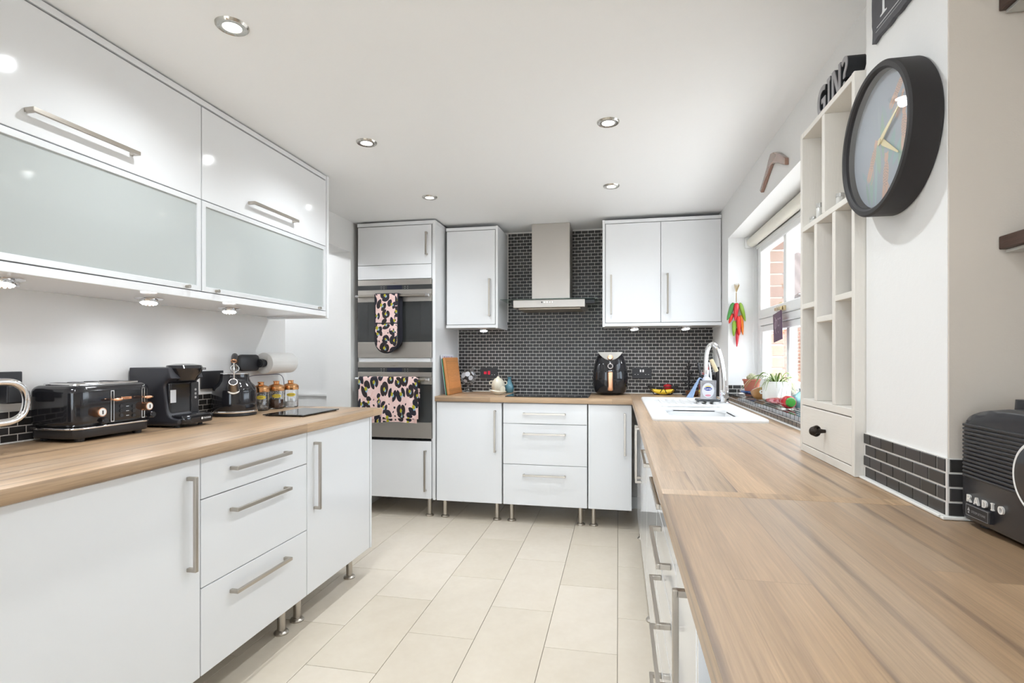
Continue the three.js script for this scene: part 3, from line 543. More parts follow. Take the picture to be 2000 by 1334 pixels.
puck(-1.78, 1.4145, -1.745, -0.9, 'chrome cabinet lamp above the coffee machine', 'lamps under the wall cabinets', 0.17);
puck(-1.77, 1.4145, -2.165, -0.9, 'chrome cabinet lamp above the kettle', 'lamps under the wall cabinets', 0.17);
puck(-1.03, 1.408, -4.02, -1.2, 'chrome cabinet lamp above the glass globe', 'lamps under the wall cabinets', 0.16);
puck(0.11, 1.408, -4.02, -1.2, 'chrome cabinet lamp above the double socket', 'lamps under the wall cabinets', 0.16);
puck(0.47, 1.408, -4.02, -1.2, 'chrome cabinet lamp in the window corner over the draining board', 'lamps under the wall cabinets', 0.16);
{ const o = thing('ceiling_downlight', 'unseen hall ceiling lamp, out of view, placed to light the hall', 'downlight', [-2.7, CH, -3.1]); part(o, 'lamp_face', cyl(0.03, 0.03, 0.006, 24).translate(0, -0.003, 0), LAMPGLOW);  // unseen lamp, placed to light the hall walls beyond the opening
  const s = new THREE.PointLight(new THREE.Color(0.92, 0.96, 1), 1.2, 0, 2); s.position.set(0, -0.06, 0); s.castShadow = true; s.shadow.radius = 2; o.add(s); }
// ------------------------------------------------------------------ extractor hood, hob, sink, tap
{
  const h = placed('extractor_hood', 'stainless steel chimney hood with a glass canopy over the hob', 'cooker hood', [-0.505, 1.55, -4.28]);
  const x0 = -0.652, x1 = -0.360, z1 = -4.03;
  wpart(h, 'chimney', [bx(x0, x1, 1.62, CH - 0.001, ZB + 0.0115, z1, 0.003, 1)], STEEL);
  const body = wpart(h, 'body', [bx(-0.775, -0.24, 1.553, 1.612, ZB + 0.0115, -3.915, 0.004)], STEEL);
  for (const x of [-0.563, -0.543, -0.523, -0.503, -0.483]) wpart(body, 'button', cyl(0.005, 0.005, 0.005, 16).rotateX(Math.PI / 2).translate(x + 0.006, 1.592, -3.9135), x < -0.56 ? BLACKPLASTIC : CHROME);
  wpart(h, 'glass_canopy', bx(-0.872, -0.150, 1.613, 1.619, ZB + 0.0115, -3.90, 0.0025, 1), M({ color: rgb(0.62, 0.72, 0.70), transmission: 0.9, roughness: 0.02, thickness: 0, ior: 1.5 }));
  wpart(h, 'grease_filter', bx(-0.74, -0.275, 1.541, 1.553, ZB + 0.06, -3.95, 0.003, 1), M({ color: rgb(0.36, 0.31, 0.25), metalness: 0.9, roughness: 0.4 }));
  wpart(h, 'hinge', bx(-0.80, -0.775, 1.575, 1.612, -4.02, -3.96, 0.006), BLACKPLASTIC);
  wpart(h, 'hinge', bx(-0.24, -0.17, 1.580, 1.612, -4.02, -3.945, 0.006), BLACKPLASTIC);
}
{
  const h = placed('hob', 'black glass hob set into the back worktop', 'hob', [-0.5, TOP, -3.99]);
  wpart(h, 'glass', bx(-0.800, -0.205, TOP + 0.0002, TOP + 0.0062, -4.232, -3.742, 0.0024, 2), BLACKGLASS);
  for (const [x, z, r] of [[-0.65, -3.87, 0.09], [-0.35, -3.87, 0.075], [-0.65, -4.10, 0.075], [-0.35, -4.10, 0.10]]) wpart(h, 'cooking_zone', new THREE.TorusGeometry(r, 0.0008, 4, 48).rotateX(Math.PI / 2).translate(x, TOP + 0.0062, z), M({ color: rgb(0.10, 0.10, 0.10), roughness: 0.4 }));
}
{
  const s = placed('sink', 'white ceramic sink with a ridged drainer beside the window', 'sink', [0.395, TOP, -3.09]);
  const { x0, x1, z0, z1 } = SK, zs = (z) => -z;                      // outline drawn in x, -z
  const o = rrect(x0, x1, -z1, -z0, 0.03), bowl = rrect(0.235, 0.545, 2.56, 2.95, 0.05), small = rrect(0.235, 0.545, 3.00, 3.14, 0.04), dr = rrect(0.225, 0.560, 3.19, 3.66, 0.03);
  for (const q of [bowl, small, dr]) o.holes.push(new THREE.Path(q.getPoints(8)));
  wpart(s, 'rim', toCreasedNormals(flat(poly(o, 0.024, 0.007, 4).rotateX(-Math.PI / 2).translate(0, TOP - 0.008, 0)), 0.8), CERAMIC);
  const basin = (name, a, b, c, d, deep) => wpart(s, name, [bx(a - 0.008, b + 0.008, TOP - deep - 0.01, TOP - deep, c - 0.008, d + 0.008), bx(a - 0.010, a, TOP - deep, TOP + 0.004, c - 0.008, d + 0.008), bx(b, b + 0.010, TOP - deep, TOP + 0.004, c - 0.008, d + 0.008), bx(a, b, TOP - deep, TOP + 0.004, c - 0.010, c), bx(a, b, TOP - deep, TOP + 0.004, d, d + 0.010)], CERAMIC);
  basin('bowl', 0.235, 0.545, -2.95, -2.56, 0.17); basin('half_bowl', 0.235, 0.545, -3.14, -3.00, 0.10);
  const dp = wpart(s, 'drainer', bx(0.22, 0.565, TOP - 0.012, TOP + 0.001, -3.665, -3.185), CERAMIC);
  for (let k = 0; k < 7; k++) { const x = 0.262 + k * 0.044; wpart(dp, 'ridge', bx(x - 0.007, x + 0.007, TOP - 0.004, TOP + 0.011, -3.64, -3.20, 0.006), CERAMIC); }
  wpart(s, 'waste', cyl(0.038, 0.038, 0.004, 28).translate(0.39, TOP - 0.168, -2.755), CHROME);
}
{
  const t = placed('kitchen_tap', 'tall chrome swan-neck tap behind the sink', 'tap', [0.60, TOP + 0.016, -3.27]);
  const z = -3.27, y = TOP + 0.016;
  wpart(t, 'base', lathe([[0.0001, 0], [0.029, 0], [0.030, 0.006], [0.024, 0.012], [0.023, 0.062], [0.025, 0.066], [0.017, 0.078], [0.0001, 0.078]], 32).translate(0.602, y, z), CHROME);
  wpart(t, 'neck', [tube([[0.602, y + 0.05, z], [0.600, 1.05, z], [0.592, 1.13, z], [0.578, 1.20, z], [0.560, 1.245, z], [0.538, 1.262, z], [0.518, 1.248, z], [0.503, 1.20, z], [0.499, 1.14, z], [0.498, 1.105, z]], 0.0125, 90, 18)], CHROME);
  wpart(t, 'nozzle', cyl(0.0135, 0.0145, 0.022, 20).translate(0.498, 1.098, z), CHROME);
  wpart(t, 'lever', [cyl(0.014, 0.014, 0.045, 20).rotateX(Math.PI / 2).translate(0.602, y + 0.045, z + 0.035), bx(0.596, 0.608, y + 0.043, y + 0.105, z + 0.046, z + 0.056, 0.004)], CHROME);
}
// ------------------------------------------------------------------ oven linen
function spotPrint(w, h, n, sd) {
  return canvasTex(w, h, (c) => {
    let s = sd; const r = (a = 0, b = 1) => { s = (s * 1664525 + 1013904223) >>> 0; return a + (b - a) * s / 4294967296; };
    c.fillStyle = '#e9c9c3'; c.fillRect(0, 0, w, h);
    for (let k = 0; k < 60; k++) { c.fillStyle = r() > 0.5 ? 'rgba(244,224,218,.5)' : 'rgba(222,178,166,.4)'; c.beginPath(); c.ellipse(r(0, w), r(0, h), r(8, 40), r(8, 30), r(0, 3), 0, 7); c.fill(); }
    const pts = [];
    for (let k = 0; k < 6000 && pts.length < n; k++) { const p = [r(0, w), r(0, h)], R = r(0.75, 1.15) * Math.sqrt(w * h / n) * 0.50; if (pts.every((q) => Math.hypot(q[0] - p[0], q[1] - p[1]) > (q[2] + R) * 0.94)) pts.push([...p, R]); }
    for (let k = 0; k < 400; k++) { const p = [r(0, w), r(0, h)], R = r(0.10, 0.17) * Math.sqrt(w * h / n); if (pts.every((q) => Math.hypot(q[0] - p[0], q[1] - p[1]) > q[2] * 1.2 + R)) pts.push([...p, R, 1]); }
    for (const [x, y, R, tiny] of pts) {
      const ink = ['#26232c', '#2b2730', '#2c2426'][Math.floor(r(0, 3))], a0 = r(0, 6.28), lobes = tiny ? 1 : 2 + Math.floor(r(0, 2));
      for (let q = 0; q < lobes; q++) {
        const a = a0 + q * 2 * Math.PI / lobes + r(-0.3, 0.3), d = lobes > 1 ? R * 0.52 : 0;
        c.save(); c.translate(x + d * Math.cos(a), y + d * Math.sin(a)); c.rotate(a + 1.57); c.fillStyle = ink; c.beginPath();
        const A = R * r(0.72, 0.98), B = R * r(0.42, 0.64); c.moveTo(-A, 0); c.bezierCurveTo(-A * 0.8, -B * 1.3, A * 0.5, -B * 1.5, A, -B * 0.2); c.bezierCurveTo(A * 0.8, B * 0.6, A * 0.2, B * 0.5, 0, B * 0.7); c.bezierCurveTo(-A * 0.3, B * 0.8, -A * 0.9, B * 0.8, -A, 0); c.fill(); c.restore();
      }
      if (lobes > 1) { c.fillStyle = '#8fb4c4'; c.beginPath(); c.ellipse(x + R * 0.14, y + R * 0.14, R * 0.34, R * 0.25, a0, 0, 7); c.fill(); c.fillStyle = '#b3a72a'; c.beginPath(); c.ellipse(x - R * 0.04, y - R * 0.02, R * 0.31, R * 0.26, a0 + 1, 0, 7); c.fill(); }
    }
  });
}
const weave = dataTex(128, 128, (i, j) => { const v = 128 + 60 * Math.sin(i * 0.785) * Math.sin(j * 0.785); return [v, v, v]; }, false, 40, 40);
const barZ = FB + 0.045;
{ // tea towel folded over the lower oven's handle
  const yb = 1.0228, t = placed('tea_towel', 'pink leopard print tea towel over the lower oven handle', 'towel', [-1.66, yb, barZ]);
  const PR = M({ map: spotPrint(1024, 720, 40, 77), roughness: 0.95, bumpMap: weave, bumpScale: 0.0004, sheen: 0.3 });
  const w0 = -1.893, w1 = -1.428;
  const drape = (front, back, ph, dz) => (u, v) => {
    const x = w0 + (w1 - w0) * u, r = 0.0135 + dz, arc = Math.PI * r, L = front + arc + back, s = v * L;
    let y, z; if (s < front) { y = yb - front + s; z = r; } else if (s < front + arc) { const a = (s - front) / r; y = yb + r * Math.sin(a); z = r * Math.cos(a); } else { y = yb - (s - front - arc); z = -r; }
    const hang = Math.max(0, (yb - y) / front);
    z += z > 0 ? hang * (0.007 * Math.sin(u * 17 + ph) + 0.004 * Math.sin(u * 31 + 1 + ph) + 0.006) : 0;
    return V(x + hang * 0.006 * Math.sin(u * 9 + ph), y - (z > 0 && v < 0.02 ? 0.006 * Math.sin(u * 6 + ph) : 0), barZ + z);
  };
  wpart(t, 'outer_fold', sheet(drape(0.290, 0.20, 0, 0.004), 64, 48, 0.003), PR);
  const inn = sheet(((f) => (u, v) => f(0.02 + u * 0.96, v))(drape(0.318, 0.20, 0.8, 0.0)), 64, 48, 0.0025);
  wpart(t, 'inner_fold', inn, PR);
}
{ // double oven glove
  const yb = 1.6368, g = placed('oven_glove', 'pink leopard print double oven glove over the upper oven handle', 'oven glove', [-1.665, yb, barZ]);
  const PR = M({ map: (() => { const t = spotPrint(512, 1024, 18, 5); t.repeat.set(1 / 0.2, 1 / 0.46); t.wrapS = t.wrapT = THREE.RepeatWrapping; return t; })(), roughness: 0.9, bumpMap: weave, bumpScale: 0.0004 });
  const NAVY = M({ color: rgb(0.012, 0.012, 0.02), roughness: 0.85 });
  const lobe = (x0, x1, yT, yB) => { const s = new THREE.Shape(), r = (x1 - x0) / 2; s.moveTo(x0, yT); s.lineTo(x0, yB + r); s.absarc((x0 + x1) / 2, yB + r, r, Math.PI, 2 * Math.PI, false); s.lineTo(x1, yT); s.lineTo(x0, yT); return s; };
  const xa = -1.762, xb = -1.575, top = yb + 0.014;
  const uvm = (q) => metric(q, 'x');
  const f = wpart(g, 'front_mitt', uvm(toCreasedNormals(flat(poly(lobe(xa + 0.006, xb - 0.006, top, 1.220), 0.016, 0.006, 3, 20).translate(0, 0, barZ + 0.013)), 0.8)), PR);
  const pk = wpart(f, 'pocket', uvm(toCreasedNormals(flat(poly(lobe(xa + 0.008, xb - 0.008, 1.432, 1.222), 0.012, 0.005, 3, 20).translate(0, 0, barZ + 0.026)), 0.8)), PR);
  const edge = (x0, x1, yT, yB, z) => { const r = (x1 - x0) / 2, c = (x0 + x1) / 2, p = [V(x0, yT, z), V(x0, (yT + yB + r) / 2, z), V(x0, yB + r, z)]; for (let k = 1; k < 12; k++) { const a = Math.PI + k / 12 * Math.PI; p.push(V(c + r * Math.cos(a), yB + r + r * Math.sin(a), z)); } p.push(V(x1, yB + r, z), V(x1, (yT + yB + r) / 2, z), V(x1, yT, z)); return tube(p, 0.0062, 90, 8); };
  wpart(f, 'piping', [edge(xa + 0.004, xb - 0.004, top - 0.004, 1.218, barZ + 0.024)], NAVY);
  wpart(pk, 'piping', cyl(0.005, 0.005, xb - xa - 0.012, 10).rotateZ(Math.PI / 2).translate((xa + xb) / 2, 1.432, barZ + 0.034), NAVY);
  wpart(g, 'back_mitt', toCreasedNormals(flat(poly(lobe(xa + 0.02, xb + 0.012, top, 1.235), 0.012, 0.005, 3, 20).translate(0, 0, barZ - 0.027)), 0.8), NAVY);
  wpart(g, 'bridge', bx(xa + 0.004, xb - 0.002, yb + 0.0098, yb + 0.017, barZ - 0.024, barZ + 0.028, 0.003), NAVY);
}
// ------------------------------------------------------------------ left worktop
const side = (t, u, v, X) => { const p = onX(u, v, X); return [-(p.z - t.position.z), p.y - t.position.y]; };  // photo point on a +X face -> local x, y
{ // jug kettle with a bright handle at the edge
  const k = placed('jug', 'black jug with a polished steel handle beside the toaster', 'jug', [-1.77, TOP, -1.10]);
  wpart(k, 'body', lathe([[0.0001, 0], [0.075, 0], [0.082, 0.012], [0.088, 0.06], [0.082, 0.13], [0.073, 0.20], [0.076, 0.222], [0.070, 0.222], [0.066, 0.2], [0.0001, 0.19]], 40).translate(-1.77, TOP + 0.0005, -1.10), BLACKGLOSS);
  wpart(k, 'rim', new THREE.TorusGeometry(0.0745, 0.004, 10, 48).rotateX(Math.PI / 2).translate(-1.77, TOP + 0.222, -1.10), CHROME);
  wpart(k, 'handle', tube([[-1.765, 1.108, -1.172], [-1.765, 1.114, -1.22], [-1.765, 1.108, -1.268], [-1.765, 1.085, -1.292], [-1.765, 1.05, -1.298], [-1.765, 1.015, -1.288], [-1.765, 0.998, -1.262], [-1.765, 0.994, -1.22], [-1.765, 0.998, -1.175]], 0.0105, 80, 14), CHROME);
}
{
  const t = thing('toaster', 'black four slice toaster with copper levers on the left worktop', 'toaster', [-1.862, TOP, -1.592], Math.PI / 2), w = 0.310, d = 0.205, F = d / 2, XF = -1.862 + F;
  const loop = (a, b, c) => rrect(-w / 2 + c, w / 2 - c, -d / 2 + c, d / 2 - c, b);
  const slabR = (c, r, y0, y1, bev) => toCreasedNormals(flat(poly(loop(0, r, c), y1 - y0, bev, 6, 16).rotateX(-Math.PI / 2).translate(0, y0, 0)), 0.9);
  part(t, 'body', slabR(0, 0.05, 0.046, 0.190, 0.026), BLACKGLOSS);
  part(t, 'base', slabR(0.004, 0.048, 0.012, 0.046, 0.006), BLACKPLASTIC);
  part(t, 'trim', slabR(-0.002, 0.052, 0.042, 0.049, 0.003), CHROME);
  const tp = part(t, 'top_plate', slabR(0.028, 0.026, 0.184, 0.1965, 0.004), CHROME);
  for (let k = 0; k < 4; k++) part(tp, 'slot', bx(-0.105 + k * 0.06 - 0.0, -0.105 + k * 0.06 + 0.028, 0.1955, 0.1972, -0.062, 0.062, 0.003, 1), BLACKMATT);
  for (const [x, z] of [[-0.11, 0.07], [0.11, 0.07], [-0.11, -0.07], [0.11, -0.07]]) part(t, 'foot', cyl(0.014, 0.016, 0.0135, 16).translate(x, 0.00675, z), BLACKPLASTIC);
  for (const [u, y0, y1, lv] of [[219, 764, 822, 780], [279, 758, 814, 775]]) {
    const [x, a] = side(t, u, y1, XF), [, b] = side(t, u, y0, XF), [, l] = side(t, u, lv, XF);
    const sl = part(t, 'lever_slot', [bx(x - 0.0065, x - 0.004, a, b, F - 0.002, F + 0.002), bx(x + 0.004, x + 0.0065, a, b, F - 0.002, F + 0.002), bx(x - 0.0065, x + 0.0065, a - 0.003, a, F - 0.002, F + 0.002), bx(x - 0.0065, x + 0.0065, b, b + 0.003, F - 0.002, F + 0.002)], CHROME);
    part(t, 'lever', [new THREE.SphereGeometry(0.02, 24, 14).scale(1, 0.30, 0.42).translate(x, l, F + 0.026), bx(x - 0.003, x + 0.003, l - 0.003, l + 0.003, F - 0.004, F + 0.022)], COPPER);
  }
  for (const [u, v] of [[199, 805], [291, 793]]) {
    const [x, y] = side(t, u, v, XF + 0.02);
    const kb = part(t, 'dial', [lathe([[0.0001, 0], [0.017, 0], [0.018, 0.006], [0.0155, 0.024], [0.0001, 0.024]], 28).rotateX(Math.PI / 2).translate(x, y, F - 0.001)], COPPER);
    part(kb, 'dial_face', [cyl(0.0125, 0.0125, 0.0012, 24).rotateX(Math.PI / 2).translate(x, y, F + 0.0236)], WHITEPL);
    part(kb, 'pointer', [bx(x - 0.002, x + 0.002, y - 0.007, y + 0.006, F + 0.0242, F + 0.0250)], BLACKPLASTIC);
  }
  for (const [u, v] of [[207, 822], [300, 809]]) { const [x, y] = side(t, u, v, XF + 0.012); part(t, 'push_button', lathe([[0.0001, 0], [0.0125, 0], [0.0125, 0.012], [0.010, 0.016], [0.0001, 0.017]], 24).rotateX(Math.PI / 2).translate(x, y, F - 0.003), BLACKGLOSS); }
  for (const v of [793, 802, 811]) { for (const u of [237, 261]) { const [x, y] = side(t, u, v, XF); part(t, 'key', cyl(0.0062, 0.0062, 0.004, 18).rotateX(Math.PI / 2).translate(x, y, F + 0.001), BLACKPLASTIC); } const [x, y] = side(t, 249, v, XF); part(t, 'mark', bx(x - 0.006, x + 0.006, y - 0.0012, y + 0.0012, F - 0.001, F + 0.0006), CHROME); }
  { const [x, y] = side(t, 246, 777, XF); const bt = canvasTex(128, 32, (c) => { c.fillStyle = '#c98a63'; c.fillRect(0, 0, 128, 32); c.fillStyle = '#3a2014'; c.font = 'bold 24px sans-serif'; c.textAlign = 'center'; c.fillText('Tower', 64, 25); }); const bd = part(t, 'badge', bx(x - 0.021, x + 0.021, y - 0.005, y + 0.005, F - 0.001, F + 0.004, 0.002, 1), COPPER); part(bd, 'lettering', new THREE.PlaneGeometry(0.036, 0.008).translate(x, y, F + 0.0045), M({ map: bt, roughness: 0.4, metalness: 0.4 })); }
}
{
  const t = thing('coffee_machine', 'black capsule coffee machine between the toaster and kettle', 'coffee maker', [-1.845, TOP, -1.912], Math.PI / 2), w = 0.168, F = 0.122;
  const prof = new THREE.Shape(); // side outline in depth (x) and height (y)
  prof.moveTo(-0.118, 0.008); prof.lineTo(0.085, 0.008); prof.bezierCurveTo(0.112, 0.008, 0.120, 0.014, 0.120, 0.026); prof.lineTo(0.118, 0.036); prof.bezierCurveTo(0.08, 0.034, 0.062, 0.05, 0.060, 0.08); prof.lineTo(0.050, 0.165); prof.bezierCurveTo(0.052, 0.19, 0.07, 0.195, 0.085, 0.2); prof.lineTo(0.070, 0.243); prof.lineTo(-0.118, 0.243); prof.lineTo(-0.118, 0.008);
  const ext = (s, x0, x1, bev) => toCreasedNormals(flat(poly(s, x1 - x0, bev, 3, 12).rotateY(-Math.PI / 2).translate(x1, 0, 0)), 0.7);
  part(t, 'housing', ext(prof, -w / 2, w / 2, 0.006), M({ color: rgb(0.028, 0.028, 0.034), roughness: 0.38 }));
  part(t, 'front_panel', bx(-w / 2 + 0.012, w / 2 - 0.006, 0.045, 0.185, 0.03, 0.066, 0.01), BLACKGLOSS);
  const ctl = part(t, 'control_strip', bx(w / 2 - 0.050, w / 2 - 0.010, 0.05, 0.18, 0.064, 0.072, 0.004), BLACKPLASTIC);
  for (const y of [0.148, 0.131, 0.115]) part(ctl, 'indicator', cyl(0.0052, 0.0052, 0.002, 18).rotateX(Math.PI / 2).translate(w / 2 - 0.03, y, 0.0725), M({ color: rgb(0.35, 0.35, 0.36), roughness: 0.4 }));
  part(t, 'brew_head', [lathe([[0.0001, 0.190], [0.040, 0.190], [0.050, 0.208], [0.060, 0.222], [0.066, 0.240], [0.060, 0.252], [0.030, 0.258], [0.0001, 0.259]], 40).scale(1.1, 1, 1.0).translate(0.006, 0, 0.062)], BLACKGLOSS);
  part(t, 'drip_tray', toCreasedNormals(flat(poly(rrect(-w / 2 + 0.012, w / 2 + 0.004, -0.058, 0.058, 0.03), 0.036, 0.005, 3, 12).rotateX(-Math.PI / 2).translate(0, 0.014, 0.082)), 0.8), BLACKGLOSS);
  part(t, 'sticker', bx(-w / 2 + 0.014, -w / 2 + 0.042, 0.10, 0.152, 0.0665, 0.0672), M({ color: rgb(0.62, 0.63, 0.65), roughness: 0.5 }));
  const lt = canvasTex(256, 64, (c) => { c.fillStyle = '#0a0a0b'; c.fillRect(0, 0, 256, 64); c.fillStyle = '#e6e6e8'; c.beginPath(); c.arc(32, 32, 22, 0, 7); c.fill(); c.font = 'bold 38px sans-serif'; c.fillText('TASSIMO', 66, 46); });
  part(t, 'lettering', new THREE.PlaneGeometry(0.062, 0.015).translate(0.038, 0.032, 0.1408), M({ map: lt, roughness: 0.3 }));
  const l2 = canvasTex(256, 64, (c) => { c.fillStyle = '#0a0a0b'; c.fillRect(0, 0, 256, 64); c.strokeStyle = c.fillStyle = '#d8d8da'; c.lineWidth = 5; c.beginPath(); c.arc(34, 32, 20, 0, 7); c.stroke(); c.font = 'bold 44px sans-serif'; c.fillText('BOSCH', 72, 48); });
  part(t, 'lettering', new THREE.PlaneGeometry(0.036, 0.009).rotateY(0.3).translate(0.046, 0.237, 0.1215), M({ map: l2, roughness: 0.3 }));
  for (const [x, z] of [[-0.06, 0.09], [0.06, 0.09], [-0.06, -0.09], [0.06, -0.09]]) part(t, 'foot', cyl(0.009, 0.009, 0.010, 14).translate(x, 0.005, z), BLACKPLASTIC);
}
{
  const k = thing('kettle', 'black dome kettle with a chrome spout and arched handle', 'kettle', [-1.862, TOP, -2.315], 0.62);
  part(k, 'body', lathe([[0.0001, 0.022], [0.099, 0.022], [0.101, 0.026], [0.100, 0.060], [0.0995, 0.118], [0.096, 0.133], [0.086, 0.148], [0.073, 0.162], [0.066, 0.178], [0.064, 0.204], [0.0001, 0.206]], 56), BLACKGLOSS);
  part(k, 'trim', lathe([[0.095, 0.0165], [0.1035, 0.0165], [0.1045, 0.021], [0.1015, 0.0255], [0.096, 0.0255]], 56), CHROME);
  part(k, 'power_base', lathe([[0.0001, 0.0003], [0.096, 0.0003], [0.099, 0.004], [0.098, 0.016], [0.0001, 0.018]], 48), BLACKPLASTIC);
  part(k, 'lid_rim', new THREE.TorusGeometry(0.062, 0.0035, 10, 48).rotateX(Math.PI / 2).translate(0, 0.204, 0), CHROME);
  const sp = part(k, 'spout', [cyl(0.026, 0.019, 0.055, 28).rotateX(0.85).translate(0, 0.150, 0.100)], M({ color: rgb(0.34, 0.31, 0.28), metalness: 1, roughness: 0.35 }));
  part(sp, 'collar', new THREE.TorusGeometry(0.026, 0.006, 10, 32).scale(1, 1, 0.6).rotateX(-0.6).translate(0, 0.134, 0.084), M({ color: rgb(0.66, 0.62, 0.56), metalness: 0.8, roughness: 0.35 }));
  part(sp, 'mouth', cyl(0.0165, 0.0165, 0.002, 24).rotateX(0.85).translate(0, 0.1683, 0.1209), BLACKMATT);
  part(k, 'handle', [tube([[0, 0.170, 0.062], [0, 0.23, 0.072], [0, 0.272, 0.055]], 0.0045, 30, 10), tube([[0, 0.165, -0.072], [0, 0.22, -0.088], [0, 0.262, -0.06]], 0.0045, 30, 10)], CHROME);
  const grip = part(k, 'grip', tube([[0, 0.268, 0.062], [0, 0.287, 0.03], [0, 0.292, 0.0], [0, 0.285, -0.035], [0, 0.262, -0.066]], 0.0135, 40, 14), BLACKPLASTIC);
  part(grip, 'ferrule', new THREE.TorusGeometry(0.0105, 0.004, 8, 24).rotateX(0.8).translate(0, 0.266, 0.064), COPPER);
  part(k, 'lid_knob', [new THREE.TorusGeometry(0.018, 0.0028, 8, 32).translate(0, 0.228, 0), cyl(0.006, 0.006, 0.008, 12).translate(0, 0.208, 0)], CHROME);
}
{ // copper lidded storage jars in a wire rack
  const kinds = [[-1.88, -2.535, 'TEA', 'tea', rgb(0.42, 0.40, 0.38)], [-1.865, -2.645, 'COFFEE', 'coffee', rgb(0.060, 0.022, 0.009)], [-1.85, -2.755, 'SUGAR', 'sugar', rgb(0.80, 0.80, 0.80)]];
  for (const [x, z, T2, what, col] of kinds) {
    const j = thing('storage_jar', `glass jar of ${what} with a copper lid and yellow oval label`, 'jar', [x, TOP, z], 0.66, 'storage jars beside the kettle');
    const r = 0.041;
    part(j, 'glass', lathe([[0.0001, 0.0005], [r - 0.003, 0.0005], [r, 0.004], [r, 0.098], [r - 0.005, 0.104], [r - 0.0065, 0.104], [r - 0.003, 0.096], [r - 0.003, 0.006], [0.0001, 0.004]], 40), SOLIDGLASS);
    if (what === 'tea') { const gs = []; for (let k = 0; k < 14; k++) gs.push(bx(-0.017, 0.017, -0.014, 0.014, -0.002, 0.002, 0.002, 1).rotateX(rr(-0.8, 0.8)).rotateY(rr(0, 6)).rotateZ(rr(-0.5, 0.5)).translate(rr(-0.012, 0.012), 0.022 + k * 0.0028, rr(-0.012, 0.012))); const m = part(j, 'tea_bags', gs, M({ color: col, roughness: 0.9 })); m.userData.kind = 'stuff'; }
    else part(j, what === 'coffee' ? 'coffee_grounds' : 'sugar', lathe([[0.0001, 0.0045], [r - 0.0042, 0.0065], [r - 0.0042, what === 'coffee' ? 0.050 : 0.030], [0.0001, what === 'coffee' ? 0.053 : 0.034]], 36), M({ color: col, roughness: 0.95 }));
    part(j, 'lid', lathe([[0.0001, 0.100], [r + 0.002, 0.100], [r + 0.003, 0.104], [r + 0.002, 0.122], [r - 0.006, 0.130], [0.022, 0.134], [0.015, 0.138], [0.015, 0.148], [0.017, 0.150], [0.015, 0.153], [0.0001, 0.154]], 44), COPPERLID);
    const lt = canvasTex(256, 96, (c) => { c.clearRect(0, 0, 256, 96); c.fillStyle = '#c9b13a'; c.beginPath(); c.ellipse(128, 48, 124, 44, 0, 0, 7); c.fill(); c.fillStyle = '#4a3c10'; c.font = 'bold 44px serif'; c.textAlign = 'center'; c.fillText(T2, 128, 63); });
    const cylP = new THREE.CylinderGeometry(r + 0.0006, r + 0.0006, 0.022, 24, 1, true, -0.62, 1.24).translate(0, 0.072, 0);
    part(j, 'label', cylP, M({ map: lt, transparent: true, alphaTest: 0.5, roughness: 0.6 }));
  }
  const rk = placed('jar_rack', 'thin wire rack round the copper lidded jars', 'rack', [-1.90, TOP, -2.65]);
  wpart(rk, 'wire', [tube([[-1.936, TOP + 0.004, -2.49], [-1.936, 1.07, -2.5], [-1.936, 1.083, -2.53], [-1.928, 1.087, -2.66], [-1.92, 1.083, -2.76], [-1.918, 1.06, -2.785], [-1.918, TOP + 0.004, -2.79]], 0.002, 90, 8)], M({ color: rgb(0.22, 0.20, 0.26), metalness: 0.8, roughness: 0.35 }));
}
{
  const h = placed('kitchen_roll_holder', 'black wall mounted kitchen roll holder', 'holder', [XL, 1.155, -2.5]);
  wpart(h, 'arm', toCreasedNormals(flat(poly(rrect(-0.075, 0.075, -0.044, 0.044, 0.03), 0.026, 0.006, 3).rotateY(Math.PI / 2).translate(-1.938, 1.155, -2.495)), 0.8), BLACKPLASTIC);
  wpart(h, 'mount', bx(XL + 0.0003, -1.93, 1.13, 1.18, -2.46, -2.43, 0.004), BLACKPLASTIC);
  wpart(h, 'spindle', [cyl(0.018, 0.018, 0.30, 24).rotateX(Math.PI / 2).translate(-1.906, 1.152, -2.70), cyl(0.023, 0.023, 0.030, 24).rotateX(Math.PI / 2).translate(-1.906, 1.152, -2.570)], BLACKPLASTIC);
  const ring = new THREE.Shape(); ring.absarc(0, 0, 0.058, 0, 2 * Math.PI); const hole = new THREE.Path(); hole.absarc(0, 0, 0.0205, 0, 2 * Math.PI, true); ring.holes.push(hole);
  single('kitchen_roll', 'white kitchen roll on the black wall holder', 'paper towel', toCreasedNormals(flat(poly(ring, 0.235, 0.004, 2, 48)), 0.7), M({ color: rgb(0.80, 0.79, 0.765), roughness: 0.95, bumpMap: weave, bumpScale: 0.0006 }), [-1.906, 1.152, -2.828]);
}
